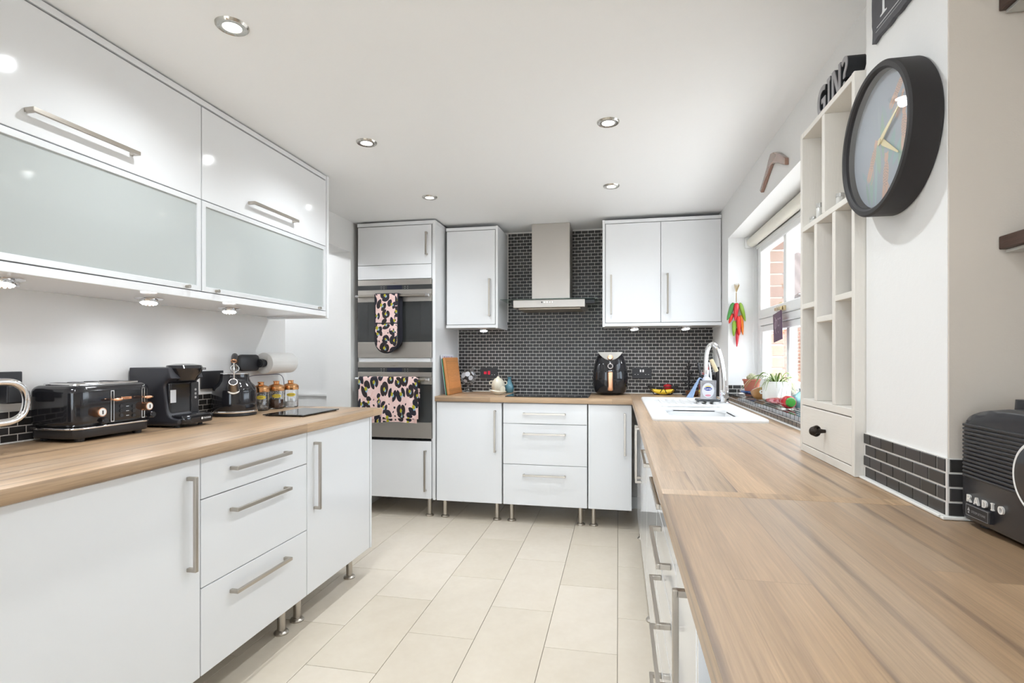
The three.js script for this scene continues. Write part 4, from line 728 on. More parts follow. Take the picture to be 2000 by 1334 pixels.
function socket(label, at, turn, kind) {
  const s = thing('wall_socket', label, 'socket', at, turn, 'black electrical plates');
  part(s, 'plate', bx(-0.073, 0.073, -0.043, 0.043, 0, 0.010, 0.003, 2), BLACKPLASTIC);
  if (kind === 'double') for (const x of [-0.040, 0.040]) { part(s, 'switch', bx(Math.sign(x) * 0.010 - 0.006, Math.sign(x) * 0.010 + 0.006, 0.008, 0.028, 0.0095, 0.013, 0.001, 1), WHITEPL); for (const [dx, dy] of [[0, 0.012], [-0.011, -0.010], [0.011, -0.010]]) part(s, 'pin_hole', bx(x + dx - 0.0032, x + dx + 0.0032, dy - 0.0018, dy + 0.0018, 0.0097, 0.0103), dy > 0 ? BLACKMATT : WHITEPL); }
  if (kind === 'cooker') { const RED = M({ color: rgb(0.75, 0.012, 0.05), roughness: 0.35 }); part(s, 'switch', bx(-0.040, -0.016, -0.010, 0.012, 0.0095, 0.014, 0.001, 1), RED); part(s, 'switch', bx(-0.006, 0.013, -0.013, 0.017, 0.0095, 0.014, 0.001, 1), RED); for (const x of [0.028, 0.050]) part(s, 'pin_hole', bx(x - 0.003, x + 0.003, -0.016, -0.0125, 0.0097, 0.0103), WHITEPL); }
  return s;
}
socket('black cooker switch plate with red switches over the cream pot', [-1.048, 1.054, ZB + 0.0097], 0, 'cooker');
socket('black double socket on the tiles beside the air fryer', [0.178, 1.060, ZB + 0.0097], 0, 'double');
socket('black double socket on the wall behind the kettle', [XL + 0.0003, 1.075, -2.29], Math.PI / 2, 'plain');
{ const s = socket('black double socket with a plug behind the jug', [XL + 0.0003, 1.095, -1.36], Math.PI / 2, 'plain');
  part(s, 'plug', bx(0.0, 0.05, -0.06, 0.0, 0.010, 0.05, 0.006), BLACKPLASTIC); }
{
  const g = placed('glass_board', 'black glass worktop saver with a gold print near the worktop end', 'chopping board', [-1.58, TOP, -2.455]);
  const t = canvasTex(256, 384, (c) => { c.fillStyle = '#0c0c0d'; c.fillRect(0, 0, 256, 384); c.strokeStyle = '#8d7a4a'; c.lineWidth = 2; c.fillStyle = '#b59a58'; for (let k = 0; k < 5; k++) { c.beginPath(); c.arc(60 + k * 26, 60 + (k % 2) * 14, 9, 0, 7); c.stroke(); } });
  wpart(g, 'glass', bx(-1.690, -1.470, TOP + 0.004, TOP + 0.009, -2.622, -2.290, 0.002, 1), BLACKGLASS);
  wpart(g, 'print', new THREE.PlaneGeometry(0.20, 0.31).rotateX(-Math.PI / 2).translate(-1.58, TOP + 0.0093, -2.456), M({ map: t, roughness: 0.06 }));
  for (const [x, z] of [[-1.675, -2.605], [-1.485, -2.605], [-1.675, -2.305], [-1.485, -2.305]]) wpart(g, 'foot', cyl(0.006, 0.006, 0.0042, 12).translate(x, TOP + 0.0021, z), BLACKPLASTIC);
}
// ------------------------------------------------------------------ back worktop
{
  const WB = dataTex(256, 256, (i, j) => { const y = j / 256, st = Math.floor(y * 6), f = noise.noise(i * 0.02 + st * 9, j * 0.5, st) * 0.10 + (((st * 7919) % 5) - 2) * 0.035; return [206 * (1 + f), 140 * (1 + f), 82 * (1 + f * 1.2)]; }, true, 1 / 0.36, 1 / 0.28);
  const lean = (name, label, cat, L, Hh, th, xb, zc, tilt, mat, extra) => {
    const o = thing(name, label, cat, [xb, TOP + 0.0005, zc], Math.PI / 2);            // local z -> room +X
    const g = metric(bx(-L / 2, L / 2, 0, Hh, -th, 0, Math.min(0.008, th / 2.2), 2), 'x'); const m = part(o, 'board', g.rotateX(-tilt), mat); if (extra) extra(o, tilt); return o;
  };
  lean('chopping_board', 'wooden chopping board leaning against the oven housing', 'chopping board', 0.33, 0.285, 0.022, -1.236, -3.97, 0.13, M({ map: WB, roughness: 0.5 }), (o, t) => {
    part(o, 'juice_groove', [[-0.145, 0.145, 0.028, 0.032], [-0.145, 0.145, 0.252, 0.256], [-0.147, -0.143, 0.03, 0.254], [0.143, 0.147, 0.03, 0.254]].map(([a, b, c, d]) => bx(a, b, c, d, -0.001, 0.0006)).map((g) => g.rotateX(-t)), M({ color: rgb(0.42, 0.22, 0.09), roughness: 0.7 })); });
  lean('chopping_board', 'green plastic chopping board behind the wooden board', 'chopping board', 0.33, 0.275, 0.006, -1.2592, -3.97, 0.13, M({ color: rgb(0.0, 0.19, 0.085), roughness: 0.35 }));
  const lt = canvasTex(512, 128, (c) => { c.fillStyle = '#d9dbe4'; c.fillRect(0, 0, 512, 128); ['#8a4a7a', '#5a4a8a', '#a85a80', '#4a5a7a', '#8a3a6a'].forEach((k, i) => { c.fillStyle = k; c.font = 'bold 110px sans-serif'; c.fillText('BARLY'[i], 60 + i * 84, 104); }); });
  lean('chopping_board', 'white board with purple lettering behind the green board', 'chopping board', 0.31, 0.305, 0.006, -1.2662, -3.97, 0.13, M({ color: rgb(0.7, 0.71, 0.75), roughness: 0.4 }), (o, t) => { part(o, 'lettering', new THREE.PlaneGeometry(0.27, 0.05).translate(0.0, 0.277, 0.0006).rotateX(-t), M({ map: lt, roughness: 0.4 })); });
}
{
  const c = onZ(914, 738, -4.205), g = placed('glass_globe', 'clear glass globe on a ring stand beside the chopping boards', 'ornament', [c.x, TOP, c.z]);
  const CRY = M({ color: rgb(0.97, 0.98, 1), transmission: 1, roughness: 0.03, thickness: 0.05, ior: 1.5 });
  const ball = wpart(g, 'globe', new THREE.SphereGeometry(0.052, 40, 28).translate(c.x, 1.022, c.z), CRY);
  const land = []; for (const [a, b, r] of [[0.2, 0.5, 0.022], [0.7, -0.1, 0.020], [-0.5, 0.3, 0.024], [-0.2, -0.6, 0.016], [1.3, 0.6, 0.018], [-1.2, 0, 0.02]]) land.push(new THREE.CircleGeometry(r, 14).translate(0, 0, 0.0542).rotateX(-b).rotateY(a).translate(c.x, 1.022, c.z));
  wpart(ball, 'frosted_land', land, M({ color: rgb(0.72, 0.74, 0.78), roughness: 0.6, transmission: 0.3 })).userData.kind = 'stuff';
  wpart(g, 'meridian_ring', new THREE.TorusGeometry(0.063, 0.0045, 10, 64, 4.4).rotateZ(-2.4).translate(c.x, 1.022, c.z), CRY);
  wpart(g, 'finial', new THREE.IcosahedronGeometry(0.015, 1).translate(c.x + 0.045, 1.092, c.z), CRY);
  wpart(g, 'foot', lathe([[0.0001, 0.0005], [0.042, 0.0005], [0.042, 0.006], [0.012, 0.016], [0.009, 0.052], [0.0001, 0.053]], 32).translate(c.x, TOP, c.z), CRY);
}
{
  const CREAM = M({ color: rgb(0.74, 0.69, 0.56), roughness: 0.22, clearcoat: 0.5 });
  const c = onZ(973, 752, -4.10), p = placed('ceramic_pot', 'cream ceramic pot with two small ears under the cooker switch', 'pot', [c.x, TOP, c.z]);
  wpart(p, 'pot', lathe([[0.0001, 0.0005], [0.034, 0.0005], [0.046, 0.02], [0.054, 0.05], [0.052, 0.078], [0.042, 0.10], [0.028, 0.116], [0.012, 0.124], [0.009, 0.134], [0.0001, 0.136]], 40).translate(c.x, TOP, c.z), CREAM);
  for (const s of [-1, 1]) wpart(p, 'ear', new THREE.TorusGeometry(0.014, 0.004, 8, 24).translate(c.x + s * 0.056, TOP + 0.082, c.z), CREAM);
  const q = onY(974, 771, TOP), sr = placed('spoon_rest', 'cream ceramic spoon rest in front of the cream pot', 'spoon rest', [q.x, TOP, q.z]);
  wpart(sr, 'dish', sheet((u, v) => { const a = u * 2 * Math.PI, r = 0.012 + 0.040 * v; return V(q.x - 0.006 + r * 1.25 * Math.cos(a), TOP + 0.004 + 0.022 * v * v + 0.012 * v * Math.max(0, -Math.cos(a)), q.z + r * 0.7 * Math.sin(a)); }, 40, 10, 0.004), CREAM);
  wpart(sr, 'bowl_base', lathe([[0.0001, 0.0005], [0.02, 0.0005], [0.022, 0.004], [0.0001, 0.008]], 28).scale(1.1, 1, 0.7).translate(q.x - 0.006, TOP, q.z), CREAM);
  wpart(sr, 'scoop_back', sheet((u, v) => { const a = -0.9 + u * 1.8; return V(q.x + 0.030 + 0.024 * Math.sin(a), TOP + 0.006 + 0.062 * v - 0.02 * v * a * a, q.z + 0.014 - 0.02 * Math.cos(a)); }, 16, 10, 0.005), CREAM);
}
{
  const c = onZ(995, 752, -4.19), tx = dataTex(64, 128, (i, j) => { const k = Math.min(1, Math.max(0, (j - 96 + 10 * noise.noise(i * 0.2, 1, 2)) / 16)), f = 0.12 * fb(i * 0.12, j * 0.06, 3); return [(92 + 50 * k) * (1 + f), (142 - 40 * k) * (1 + f), (158 - 50 * k) * (1 + f)]; }, true);
  single('vase', 'small blue glazed bottle vase with a brown neck', 'vase', lathe([[0.0001, 0.0005], [0.026, 0.0005], [0.034, 0.012], [0.037, 0.035], [0.032, 0.062], [0.018, 0.088], [0.0135, 0.105], [0.015, 0.118], [0.022, 0.126], [0.019, 0.127], [0.010, 0.112], [0.0001, 0.108]], 40), M({ map: tx, roughness: 0.14, clearcoat: 0.6 }), [c.x, TOP, c.z]);
}
{ // air fryer
  const o = thing('air_fryer', 'black air fryer with copper handle and dial under the wall cabinet', 'air fryer', [-0.062, TOP, -4.135], 0.02);
  const lev = [[0.006, 0.092, 0.085], [0.02, 0.115, 0.108], [0.06, 0.129, 0.122], [0.12, 0.134, 0.128], [0.18, 0.129, 0.124], [0.235, 0.118, 0.114], [0.28, 0.103, 0.100], [0.306, 0.091, 0.086], [0.318, 0.078, 0.072]];
  const ring = (a, A, B) => { const e = 2.6, c = Math.cos(a), s = Math.sin(a); return [Math.sign(c) * A * Math.pow(Math.abs(c), 2 / e), Math.sign(s) * B * Math.pow(Math.abs(s), 2 / e)]; };
  const at = (v) => { const k = v * (lev.length - 1), i = Math.min(lev.length - 2, Math.floor(k)), t = k - i; return lev[i].map((q, n) => q + (lev[i + 1][n] - q) * t); };
  const pos = [], idx = [], NU = 64, NV = 48;
  for (let j = 0; j <= NV; j++) { const [y, A, B] = at(j / NV); for (let i = 0; i < NU; i++) { const [x, z] = ring(i / NU * 2 * Math.PI, A, B); pos.push(x, y, z); } }
  for (let j = 0; j < NV; j++) for (let i = 0; i < NU; i++) { const a = j * NU + i, b = j * NU + (i + 1) % NU; idx.push(a, a + NU, b, b, a + NU, b + NU); }
  const cb = pos.length / 3; pos.push(0, 0.006, 0); const ct = cb + 1; pos.push(0, 0.320, 0);
  for (let i = 0; i < NU; i++) { const j = (i + 1) % NU; idx.push(cb, i, j, ct, NV * NU + j, NV * NU + i); }
  const g = new THREE.BufferGeometry(); g.setAttribute('position', new THREE.Float32BufferAttribute(pos, 3)); g.setIndex(idx);
  part(o, 'body', toCreasedNormals(flat(g), 0.6), BLACKGLOSS);
  part(o, 'foot_ring', lathe([[0.0001, 0.0004], [0.075, 0.0004], [0.078, 0.008], [0.0001, 0.01]], 36), BLACKPLASTIC);
  part(o, 'drawer_seam', sheet((u, v) => { const a = 0.35 + u * (Math.PI - 0.7), [x, z] = ring(a, 0.1345, 0.1285); return V(x, 0.185 + v * 0.0016, z - 0.0035); }, 40, 1, 0.002), BLACKMATT);
  const lens = new THREE.Shape(); lens.moveTo(-0.092, 0); lens.quadraticCurveTo(-0.055, -0.062, 0, -0.066); lens.quadraticCurveTo(0.055, -0.062, 0.092, 0); lens.lineTo(-0.092, 0);
  const pl = part(o, 'top_panel', [poly(lens, 0.006, 0.0015, 2, 24).rotateX(-0.32).translate(0, 0.322, 0.082)], M({ color: rgb(0.36, 0.345, 0.32), metalness: 1, roughness: 0.5 }));
  part(pl, 'dial', [lathe([[0.0001, 0], [0.021, 0], [0.022, 0.005], [0.017, 0.018], [0.0001, 0.019]], 28).rotateX(Math.PI / 2 - 0.32).translate(0, 0.280, 0.098)], COPPER);
  part(o, 'timer_dial', [new THREE.TorusGeometry(0.0185, 0.003, 10, 32).rotateX(-0.12).translate(0, 0.218, 0.126), cyl(0.017, 0.016, 0.01, 24).rotateX(Math.PI / 2 - 0.12).translate(0, 0.218, 0.122)], M({ color: rgb(0.55, 0.50, 0.48), metalness: 1, roughness: 0.25 }));
  part(o, 'dial_cap', cyl(0.0135, 0.0135, 0.004, 24).rotateX(Math.PI / 2 - 0.12).translate(0, 0.2185, 0.1285), BLACKGLOSS);
  const ha = part(o, 'handle_mount', bx(-0.027, 0.027, 0.03, 0.19, 0.10, 0.132, 0.012), BLACKGLOSS);
  part(ha, 'handle', toCreasedNormals(flat(poly(rrect(-0.0185, 0.0185, 0.036, 0.178, 0.012), 0.026, 0.009, 5, 12).translate(0, 0, 0.131)), 0.9), COPPER);
}
{ // wire fruit bowl, bananas, apple
  const c = onY(1295, 771.5, TOP), cx = c.x, cz = c.z - 0.045, b = placed('fruit_bowl', 'black wire geometric fruit bowl on the back worktop', 'bowl', [cx, TOP, cz]);
  const ws = [], R0 = 0.062, R1 = 0.125, H1 = 0.062, n = 6; const P = (r, k, y) => V(cx + r * Math.cos(k / n * 2 * Math.PI), TOP + y, cz + r * 0.8 * Math.sin(k / n * 2 * Math.PI));
  const seg = (a, q) => { const d = q.clone().sub(a), g = cyl(0.003, 0.003, d.length(), 6); g.applyQuaternion(new THREE.Quaternion().setFromUnitVectors(V(0, 1, 0), d.normalize())); return g.translate((a.x + q.x) / 2, (a.y + q.y) / 2, (a.z + q.z) / 2); };
  for (let k = 0; k < n; k++) ws.push(seg(P(R0, k, 0.0022), P(R0, k + 1, 0.0022)), seg(P(R1, k + 0.5, H1), P(R1, k + 1.5, H1)), seg(P(R0, k, 0.0022), P(R1, k + 0.5, H1)), seg(P(R0, k + 1, 0.0022), P(R1, k + 0.5, H1)));
  wpart(b, 'wire_frame', ws, BLACKMATT);
  const YEL = M({ color: rgb(0.80, 0.56, 0.035), roughness: 0.45 });
  const ban = (dz, dy, sc) => { const pts = []; for (let k = 0; k <= 8; k++) { const t = k / 8 * 2 - 1; pts.push(V(0.082 * t * sc, 0.016 * t * t, 0.012 * (1 - t * t))); } const cv = new THREE.CatmullRomCurve3(pts), gg = new THREE.TubeGeometry(cv, 40, 0.017, 12); const p = gg.attributes.position; for (let i = 0; i <= 40; i++) { const t = i / 40, q = cv.getPointAt(t), s = Math.pow(Math.sin(Math.PI * Math.min(0.97, Math.max(0.03, t))), 0.45); for (let k = 0; k <= 12; k++) { const n2 = i * 13 + k; p.setXYZ(n2, q.x + (p.getX(n2) - q.x) * s, q.y + (p.getY(n2) - q.y) * s, q.z + (p.getZ(n2) - q.z) * s); } } gg.computeVertexNormals(); return gg; };
  for (const [dz, dy, sc, lab] of [[0.034, 0.021, 1, 'yellow banana at the front of the wire bowl'], [0.0, 0.022, 0.95, 'yellow banana behind the front one in the wire bowl']]) { const t = thing('banana', lab, 'fruit', [cx, TOP + dy, cz + dz], 0.05, 'bananas in the wire bowl'); part(t, 'peel', ban(dz, dy, sc), YEL); part(t, 'stem', cyl(0.005, 0.004, 0.016, 8).rotateZ(1.2).translate(-0.086 * sc, 0.019, 0), M({ color: rgb(0.22, 0.17, 0.04), roughness: 0.8 })); }
  const ap = thing('apple', 'red apple in the wire bowl behind the bananas', 'fruit', [cx + 0.040, TOP + 0.050, cz - 0.045]); part(ap, 'flesh', lathe([[0.0001, -0.026], [0.012, -0.029], [0.027, -0.018], [0.033, 0.002], [0.029, 0.019], [0.014, 0.027], [0.004, 0.022], [0.0001, 0.021]], 28), M({ color: rgb(0.42, 0.012, 0.02), roughness: 0.3 })); part(ap, 'stalk', cyl(0.0014, 0.0018, 0.02, 6).translate(0, 0.031, 0), M({ color: rgb(0.12, 0.07, 0.03), roughness: 0.8 }));
}
{ // corner: mug tree, dish, blender, black canister
  const m = onZ(1345, 745, -4.19), t = placed('mug_tree', 'black metal mug tree in the corner beside the blender', 'mug tree', [m.x, TOP, m.z]);
  wpart(t, 'base', cyl(0.05, 0.048, 0.008, 32).translate(m.x, TOP + 0.0042, m.z), BLACKMATT);
  wpart(t, 'post', [cyl(0.0065, 0.0065, 0.235, 14).translate(m.x, TOP + 0.125, m.z), new THREE.SphereGeometry(0.010, 16, 12).translate(m.x, TOP + 0.245, m.z)], BLACKMATT);
  for (let k = 0; k < 6; k++) { const a = k * 1.05, y = TOP + 0.075 + (k % 3) * 0.06; wpart(t, 'arm', tube([[m.x, y, m.z], [m.x + 0.024 * Math.cos(a), y + 0.014, m.z + 0.024 * Math.sin(a)], [m.x + 0.042 * Math.cos(a), y + 0.038, m.z + 0.042 * Math.sin(a)]], 0.0045, 16, 8), BLACKMATT); }
  const d = onZ(1353, 768, -4.06); single('dish', 'brown glazed dish beside the soap caddy', 'dish', lathe([[0.0001, 0.0005], [0.03, 0.0005], [0.05, 0.018], [0.055, 0.040], [0.052, 0.041], [0.046, 0.020], [0.028, 0.006], [0.0001, 0.006]], 36), M({ color: rgb(0.10, 0.035, 0.015), roughness: 0.2, clearcoat: 0.5 }), [d.x, TOP, d.z]);
  const b = onZ(1381, 730, -4.12), bl = placed('blender', 'dark blender with a clear jug in the tiled corner', 'blender', [b.x, TOP, b.z]);
  const bb = wpart(bl, 'base', lathe([[0.0001, 0.0005], [0.066, 0.0005], [0.068, 0.012], [0.060, 0.10], [0.054, 0.155], [0.0001, 0.16]], 36).translate(b.x, TOP, b.z), BLACKPLASTIC);
  const lt = canvasTex(128, 32, (c) => { c.fillStyle = '#17171a'; c.fillRect(0, 0, 128, 32); c.fillStyle = '#c9c9cc'; c.font = '24px sans-serif'; c.textAlign = 'center'; c.fillText('nutri', 64, 24); });
  wpart(bb, 'lettering', new THREE.CylinderGeometry(0.0595, 0.0615, 0.020, 16, 1, true, -0.55, 0.7).translate(b.x, TOP + 0.115, b.z), M({ map: lt, roughness: 0.5 }));
  wpart(bl, 'collar', lathe([[0.0001, 0.156], [0.056, 0.156], [0.058, 0.166], [0.054, 0.176], [0.0001, 0.176]], 32).translate(b.x, TOP, b.z), M({ color: rgb(0.25, 0.25, 0.26), roughness: 0.4 }));
  wpart(bl, 'jug', lathe([[0.050, 0.176], [0.053, 0.23], [0.052, 0.30], [0.044, 0.328], [0.0001, 0.338]], 36).translate(b.x, TOP, b.z), CLEAR);
  const q = onZ(1408, 745, -4.04); const cn = placed('canister', 'black canister in the corner behind the tap', 'canister', [q.x, TOP, q.z]); wpart(cn, 'body', lathe([[0.0001, 0.0005], [0.034, 0.0005], [0.036, 0.006], [0.036, 0.19], [0.034, 0.194], [0.0001, 0.194]], 32).translate(q.x, TOP, q.z), BLACKPLASTIC); wpart(cn, 'lid', lathe([[0.0001, 0.194], [0.037, 0.194], [0.038, 0.2], [0.036, 0.214], [0.0001, 0.218]], 32).translate(q.x, TOP, q.z), BLACKGLOSS);
}
{ // washing-up caddy beside the tap
  const y = TOP + 0.016, cx = 0.535, cz = -3.44, t = placed('soap_tray', 'dark grey tray on the sink rim under the soap caddy', 'tray', [cx, y, cz]);
  wpart(t, 'tray', toCreasedNormals(flat(poly(rrect(cx - 0.068, cx + 0.068, 3.38, 3.50, 0.02), 0.012, 0.004, 3).rotateX(-Math.PI / 2).translate(0, y + 0.0003, 0)), 0.8), M({ color: rgb(0.06, 0.065, 0.07), roughness: 0.35 }));
  const yb = y + 0.0128, c = placed('soap_caddy', 'shiny caddy with a white soap label on the grey tray', 'caddy', [cx, yb, cz]);
  wpart(c, 'box', [bx(cx - 0.044, cx + 0.044, yb, yb + 0.004, cz - 0.035, cz + 0.035), bx(cx - 0.044, cx + 0.044, yb, yb + 0.115, cz + 0.033, cz + 0.036, 0.001, 1), bx(cx - 0.044, cx + 0.044, yb, yb + 0.115, cz - 0.036, cz - 0.033, 0.001, 1), bx(cx - 0.046, cx - 0.043, yb, yb + 0.115, cz - 0.036, cz + 0.036, 0.001, 1), bx(cx + 0.043, cx + 0.046, yb, yb + 0.115, cz - 0.036, cz + 0.036, 0.001, 1)], M({ color: rgb(0.66, 0.67, 0.72), metalness: 0.9, roughness: 0.16 }));
  const lt = canvasTex(256, 320, (k) => { k.clearRect(0, 0, 256, 320); k.fillStyle = '#e9e9f2'; k.beginPath(); k.ellipse(128, 160, 124, 156, 0, 0, 7); k.fill(); k.fillStyle = '#e7d24a'; k.beginPath(); k.ellipse(128, 84, 60, 20, 0, 0, 7); k.fill(); k.fillStyle = '#1f3a93'; k.beginPath(); k.ellipse(128, 128, 84, 42, 0, 0, 7); k.fill(); k.strokeStyle = '#ffffff'; k.lineWidth = 4; k.stroke(); k.fillStyle = '#fff'; k.font = 'bold 50px sans-serif'; k.textAlign = 'center'; k.fillText('Carex', 128, 146); k.fillStyle = '#e79bb0'; k.beginPath(); k.ellipse(128, 268, 60, 22, 0, 0, 7); k.fill(); });
  wpart(c, 'label', new THREE.PlaneGeometry(0.072, 0.092).translate(cx - 0.002, yb + 0.055, cz + 0.0366), M({ map: lt, transparent: true, alphaTest: 0.5, roughness: 0.4 }));
  const sb = placed('soap_bottle', 'white soap bottle with red trigger tops in the caddy', 'bottle', [cx - 0.006, yb + 0.0042, cz]);
  wpart(sb, 'bottle', lathe([[0.0001, 0], [0.024, 0], [0.025, 0.11], [0.020, 0.125], [0.014, 0.132], [0.014, 0.150], [0.0001, 0.152]], 28).translate(cx - 0.006, yb + 0.0043, cz), M({ color: rgb(0.74, 0.76, 0.80), roughness: 0.3 }));
  const RED = M({ color: rgb(0.62, 0.015, 0.025), roughness: 0.35 });
  wpart(sb, 'cap', [cyl(0.015, 0.014, 0.02, 20).translate(cx - 0.008, yb + 0.188, cz), bx(cx - 0.028, cx - 0.004, yb + 0.150, yb + 0.163, cz - 0.007, cz + 0.009, 0.003)], RED);
  wpart(sb, 'collar', cyl(0.015, 0.017, 0.024, 20).translate(cx - 0.006, yb + 0.166, cz), WHITEPL);
  const br = placed('dish_brush', 'dish brush with a pale bristle head standing in the caddy', 'brush', [cx + 0.022, yb + 0.005, cz - 0.01]);
  wpart(br, 'handle', tube([[cx + 0.020, yb + 0.006, cz - 0.012], [cx + 0.024, yb + 0.1, cz - 0.012], [cx + 0.018, yb + 0.18, cz - 0.012], [cx + 0.012, yb + 0.225, cz - 0.012]], 0.006, 40, 10), WHITEPL);
  wpart(br, 'head', bx(-0.012, 0.012, -0.042, 0.042, -0.012, 0.012, 0.008).rotateZ(0.42).translate(cx + 0.040, yb + 0.205, cz - 0.012), M({ color: rgb(0.74, 0.62, 0.40), roughness: 0.9 }));
  const b2 = placed('bottle_brush', 'thin black brush leaning in the caddy', 'brush', [cx - 0.03, yb + 0.005, cz]);
  wpart(b2, 'stick', tube([[cx - 0.028, yb + 0.006, cz - 0.02], [cx - 0.034, yb + 0.11, cz - 0.018], [cx - 0.052, yb + 0.215, cz - 0.018]], 0.0052, 30, 10), BLACKPLASTIC);
  wpart(b2, 'grip', cyl(0.0075, 0.0065, 0.05, 12).rotateZ(0.17).translate(cx - 0.050, yb + 0.20, cz - 0.018), BLACKPLASTIC);
  const cl = placed('dish_cloth', 'pale blue cloth draped over the caddy edge', 'cloth', [cx - 0.05, yb + 0.115, cz]);
  wpart(cl, 'cloth', sheet((u, v) => { const s = v * 0.15, x0 = cx - 0.044; const x = s < 0.02 ? x0 + 0.012 - s : x0 - 0.009 - (s - 0.02) * 0.40 * (1 + 0.3 * Math.sin(u * 5)); const yy = s < 0.02 ? yb + 0.1175 + 0.012 * Math.sin(s / 0.02 * Math.PI) : yb + 0.1175 - (s - 0.02) * 0.85; return V(x, yy, cz - 0.03 + u * 0.06 + 0.005 * Math.sin(v * 9 + u * 6)); }, 20, 30, 0.003), M({ color: rgb(0.32, 0.45, 0.68), roughness: 0.95, bumpMap: weave, bumpScale: 0.0006 }));
}
// ------------------------------------------------------------------ window sill (top of tiles at WY0)
const SY = WY0 + 0.0003;
{
  const c = onY(1457, 770, SY), x = 0.775, z = -3.38;
  const s = placed('saucer', 'blue glazed saucer under the cactus pot', 'saucer', [x, SY, z]);
  wpart(s, 'dish', lathe([[0.0001, 0], [0.030, 0], [0.034, 0.012], [0.062, 0.024], [0.066, 0.034], [0.062, 0.034], [0.032, 0.020], [0.0001, 0.019]], 40).translate(x, SY, z), M({ color: rgb(0.03, 0.085, 0.25), roughness: 0.2, clearcoat: 0.5 }));
  wpart(s, 'foot', lathe([[0.0001, 0], [0.0345, 0], [0.0355, 0.010], [0.0345, 0.0125], [0.0001, 0.0125]], 32).translate(x, SY, z), M({ color: rgb(0.20, 0.06, 0.03), roughness: 0.4 }));
  const yp = SY + 0.0195, p = placed('cactus', 'small round cactus in a terracotta plastic pot', 'plant', [x, yp, z]), TER = M({ color: rgb(0.42, 0.125, 0.075), roughness: 0.5 });
  wpart(p, 'pot', lathe([[0.0001, 0], [0.035, 0], [0.0465, 0.072], [0.051, 0.073], [0.051, 0.082], [0.047, 0.082], [0.045, 0.074], [0.0001, 0.072]], 40).translate(x, yp, z), TER);
  const bl = []; for (let k = 0; k < 12; k++) { const a = k * 2.4, r = k < 3 ? 0.006 : 0.017; bl.push(new THREE.SphereGeometry(0.0125, 12, 10).translate(x + r * Math.cos(a), yp + 0.082 + (k < 3 ? 0.018 : 0.007) + 0.002 * (k % 3), z + r * Math.sin(a))); }
  wpart(p, 'cactus_body', bl, M({ color: rgb(0.36, 0.36, 0.22), roughness: 0.9 }));
  const sp = []; for (let k = 0; k < 70; k++) { const a = rr(0, 6.28), e = rr(0.1, 1.4), d = V(Math.cos(a) * Math.cos(e), Math.sin(e), Math.sin(a) * Math.cos(e)); const g = cyl(0.0007, 0.0002, 0.012, 4); g.applyQuaternion(new THREE.Quaternion().setFromUnitVectors(V(0, 1, 0), d)); sp.push(g.translate(x + d.x * 0.03, yp + 0.088 + d.y * 0.026, z + d.z * 0.03)); }
  wpart(p, 'spines', sp, M({ color: rgb(0.7, 0.62, 0.5), roughness: 0.8 })).userData.kind = 'stuff';
}
{ // slant-cut brown bowl ornament
  const x = 0.762, z = -3.135, o = placed('bowl_ornament', 'brown ceramic scoop bowl with a painted flower and white inside', 'ornament', [x, SY, z]);
  const f = (rad, lift) => (u, v) => { const a = u * 2 * Math.PI, hgt = 0.052 + 0.018 * Math.sin(a + 0.6); const t = v; return V(x + rad * Math.pow(t, 0.5) * Math.cos(a), SY + lift + hgt * t * t * 1.0, z + rad * Math.pow(t, 0.5) * Math.sin(a)); };
  wpart(o, 'shell', sheet(f(0.047, 0.0035), 48, 18, 0.004), M({ color: rgb(0.42, 0.20, 0.06), roughness: 0.3, clearcoat: 0.3 }));
  wpart(o, 'lining', sheet(f(0.0425, 0.008), 48, 18, 0.002), M({ color: rgb(0.72, 0.68, 0.62), roughness: 0.3 }));
  wpart(o, 'base', cyl(0.020, 0.024, 0.006, 28).translate(x, SY + 0.003, z), M({ color: rgb(0.35, 0.16, 0.05), roughness: 0.4 }));
  for (let k = 0; k < 6; k++) wpart(o, 'petal', new THREE.SphereGeometry(0.0048, 10, 8).translate(x - 0.002 + 0.008 * Math.cos(k * 1.047), SY + 0.044 + 0.008 * Math.sin(k * 1.047), z + 0.0445), WHITEPL);
}
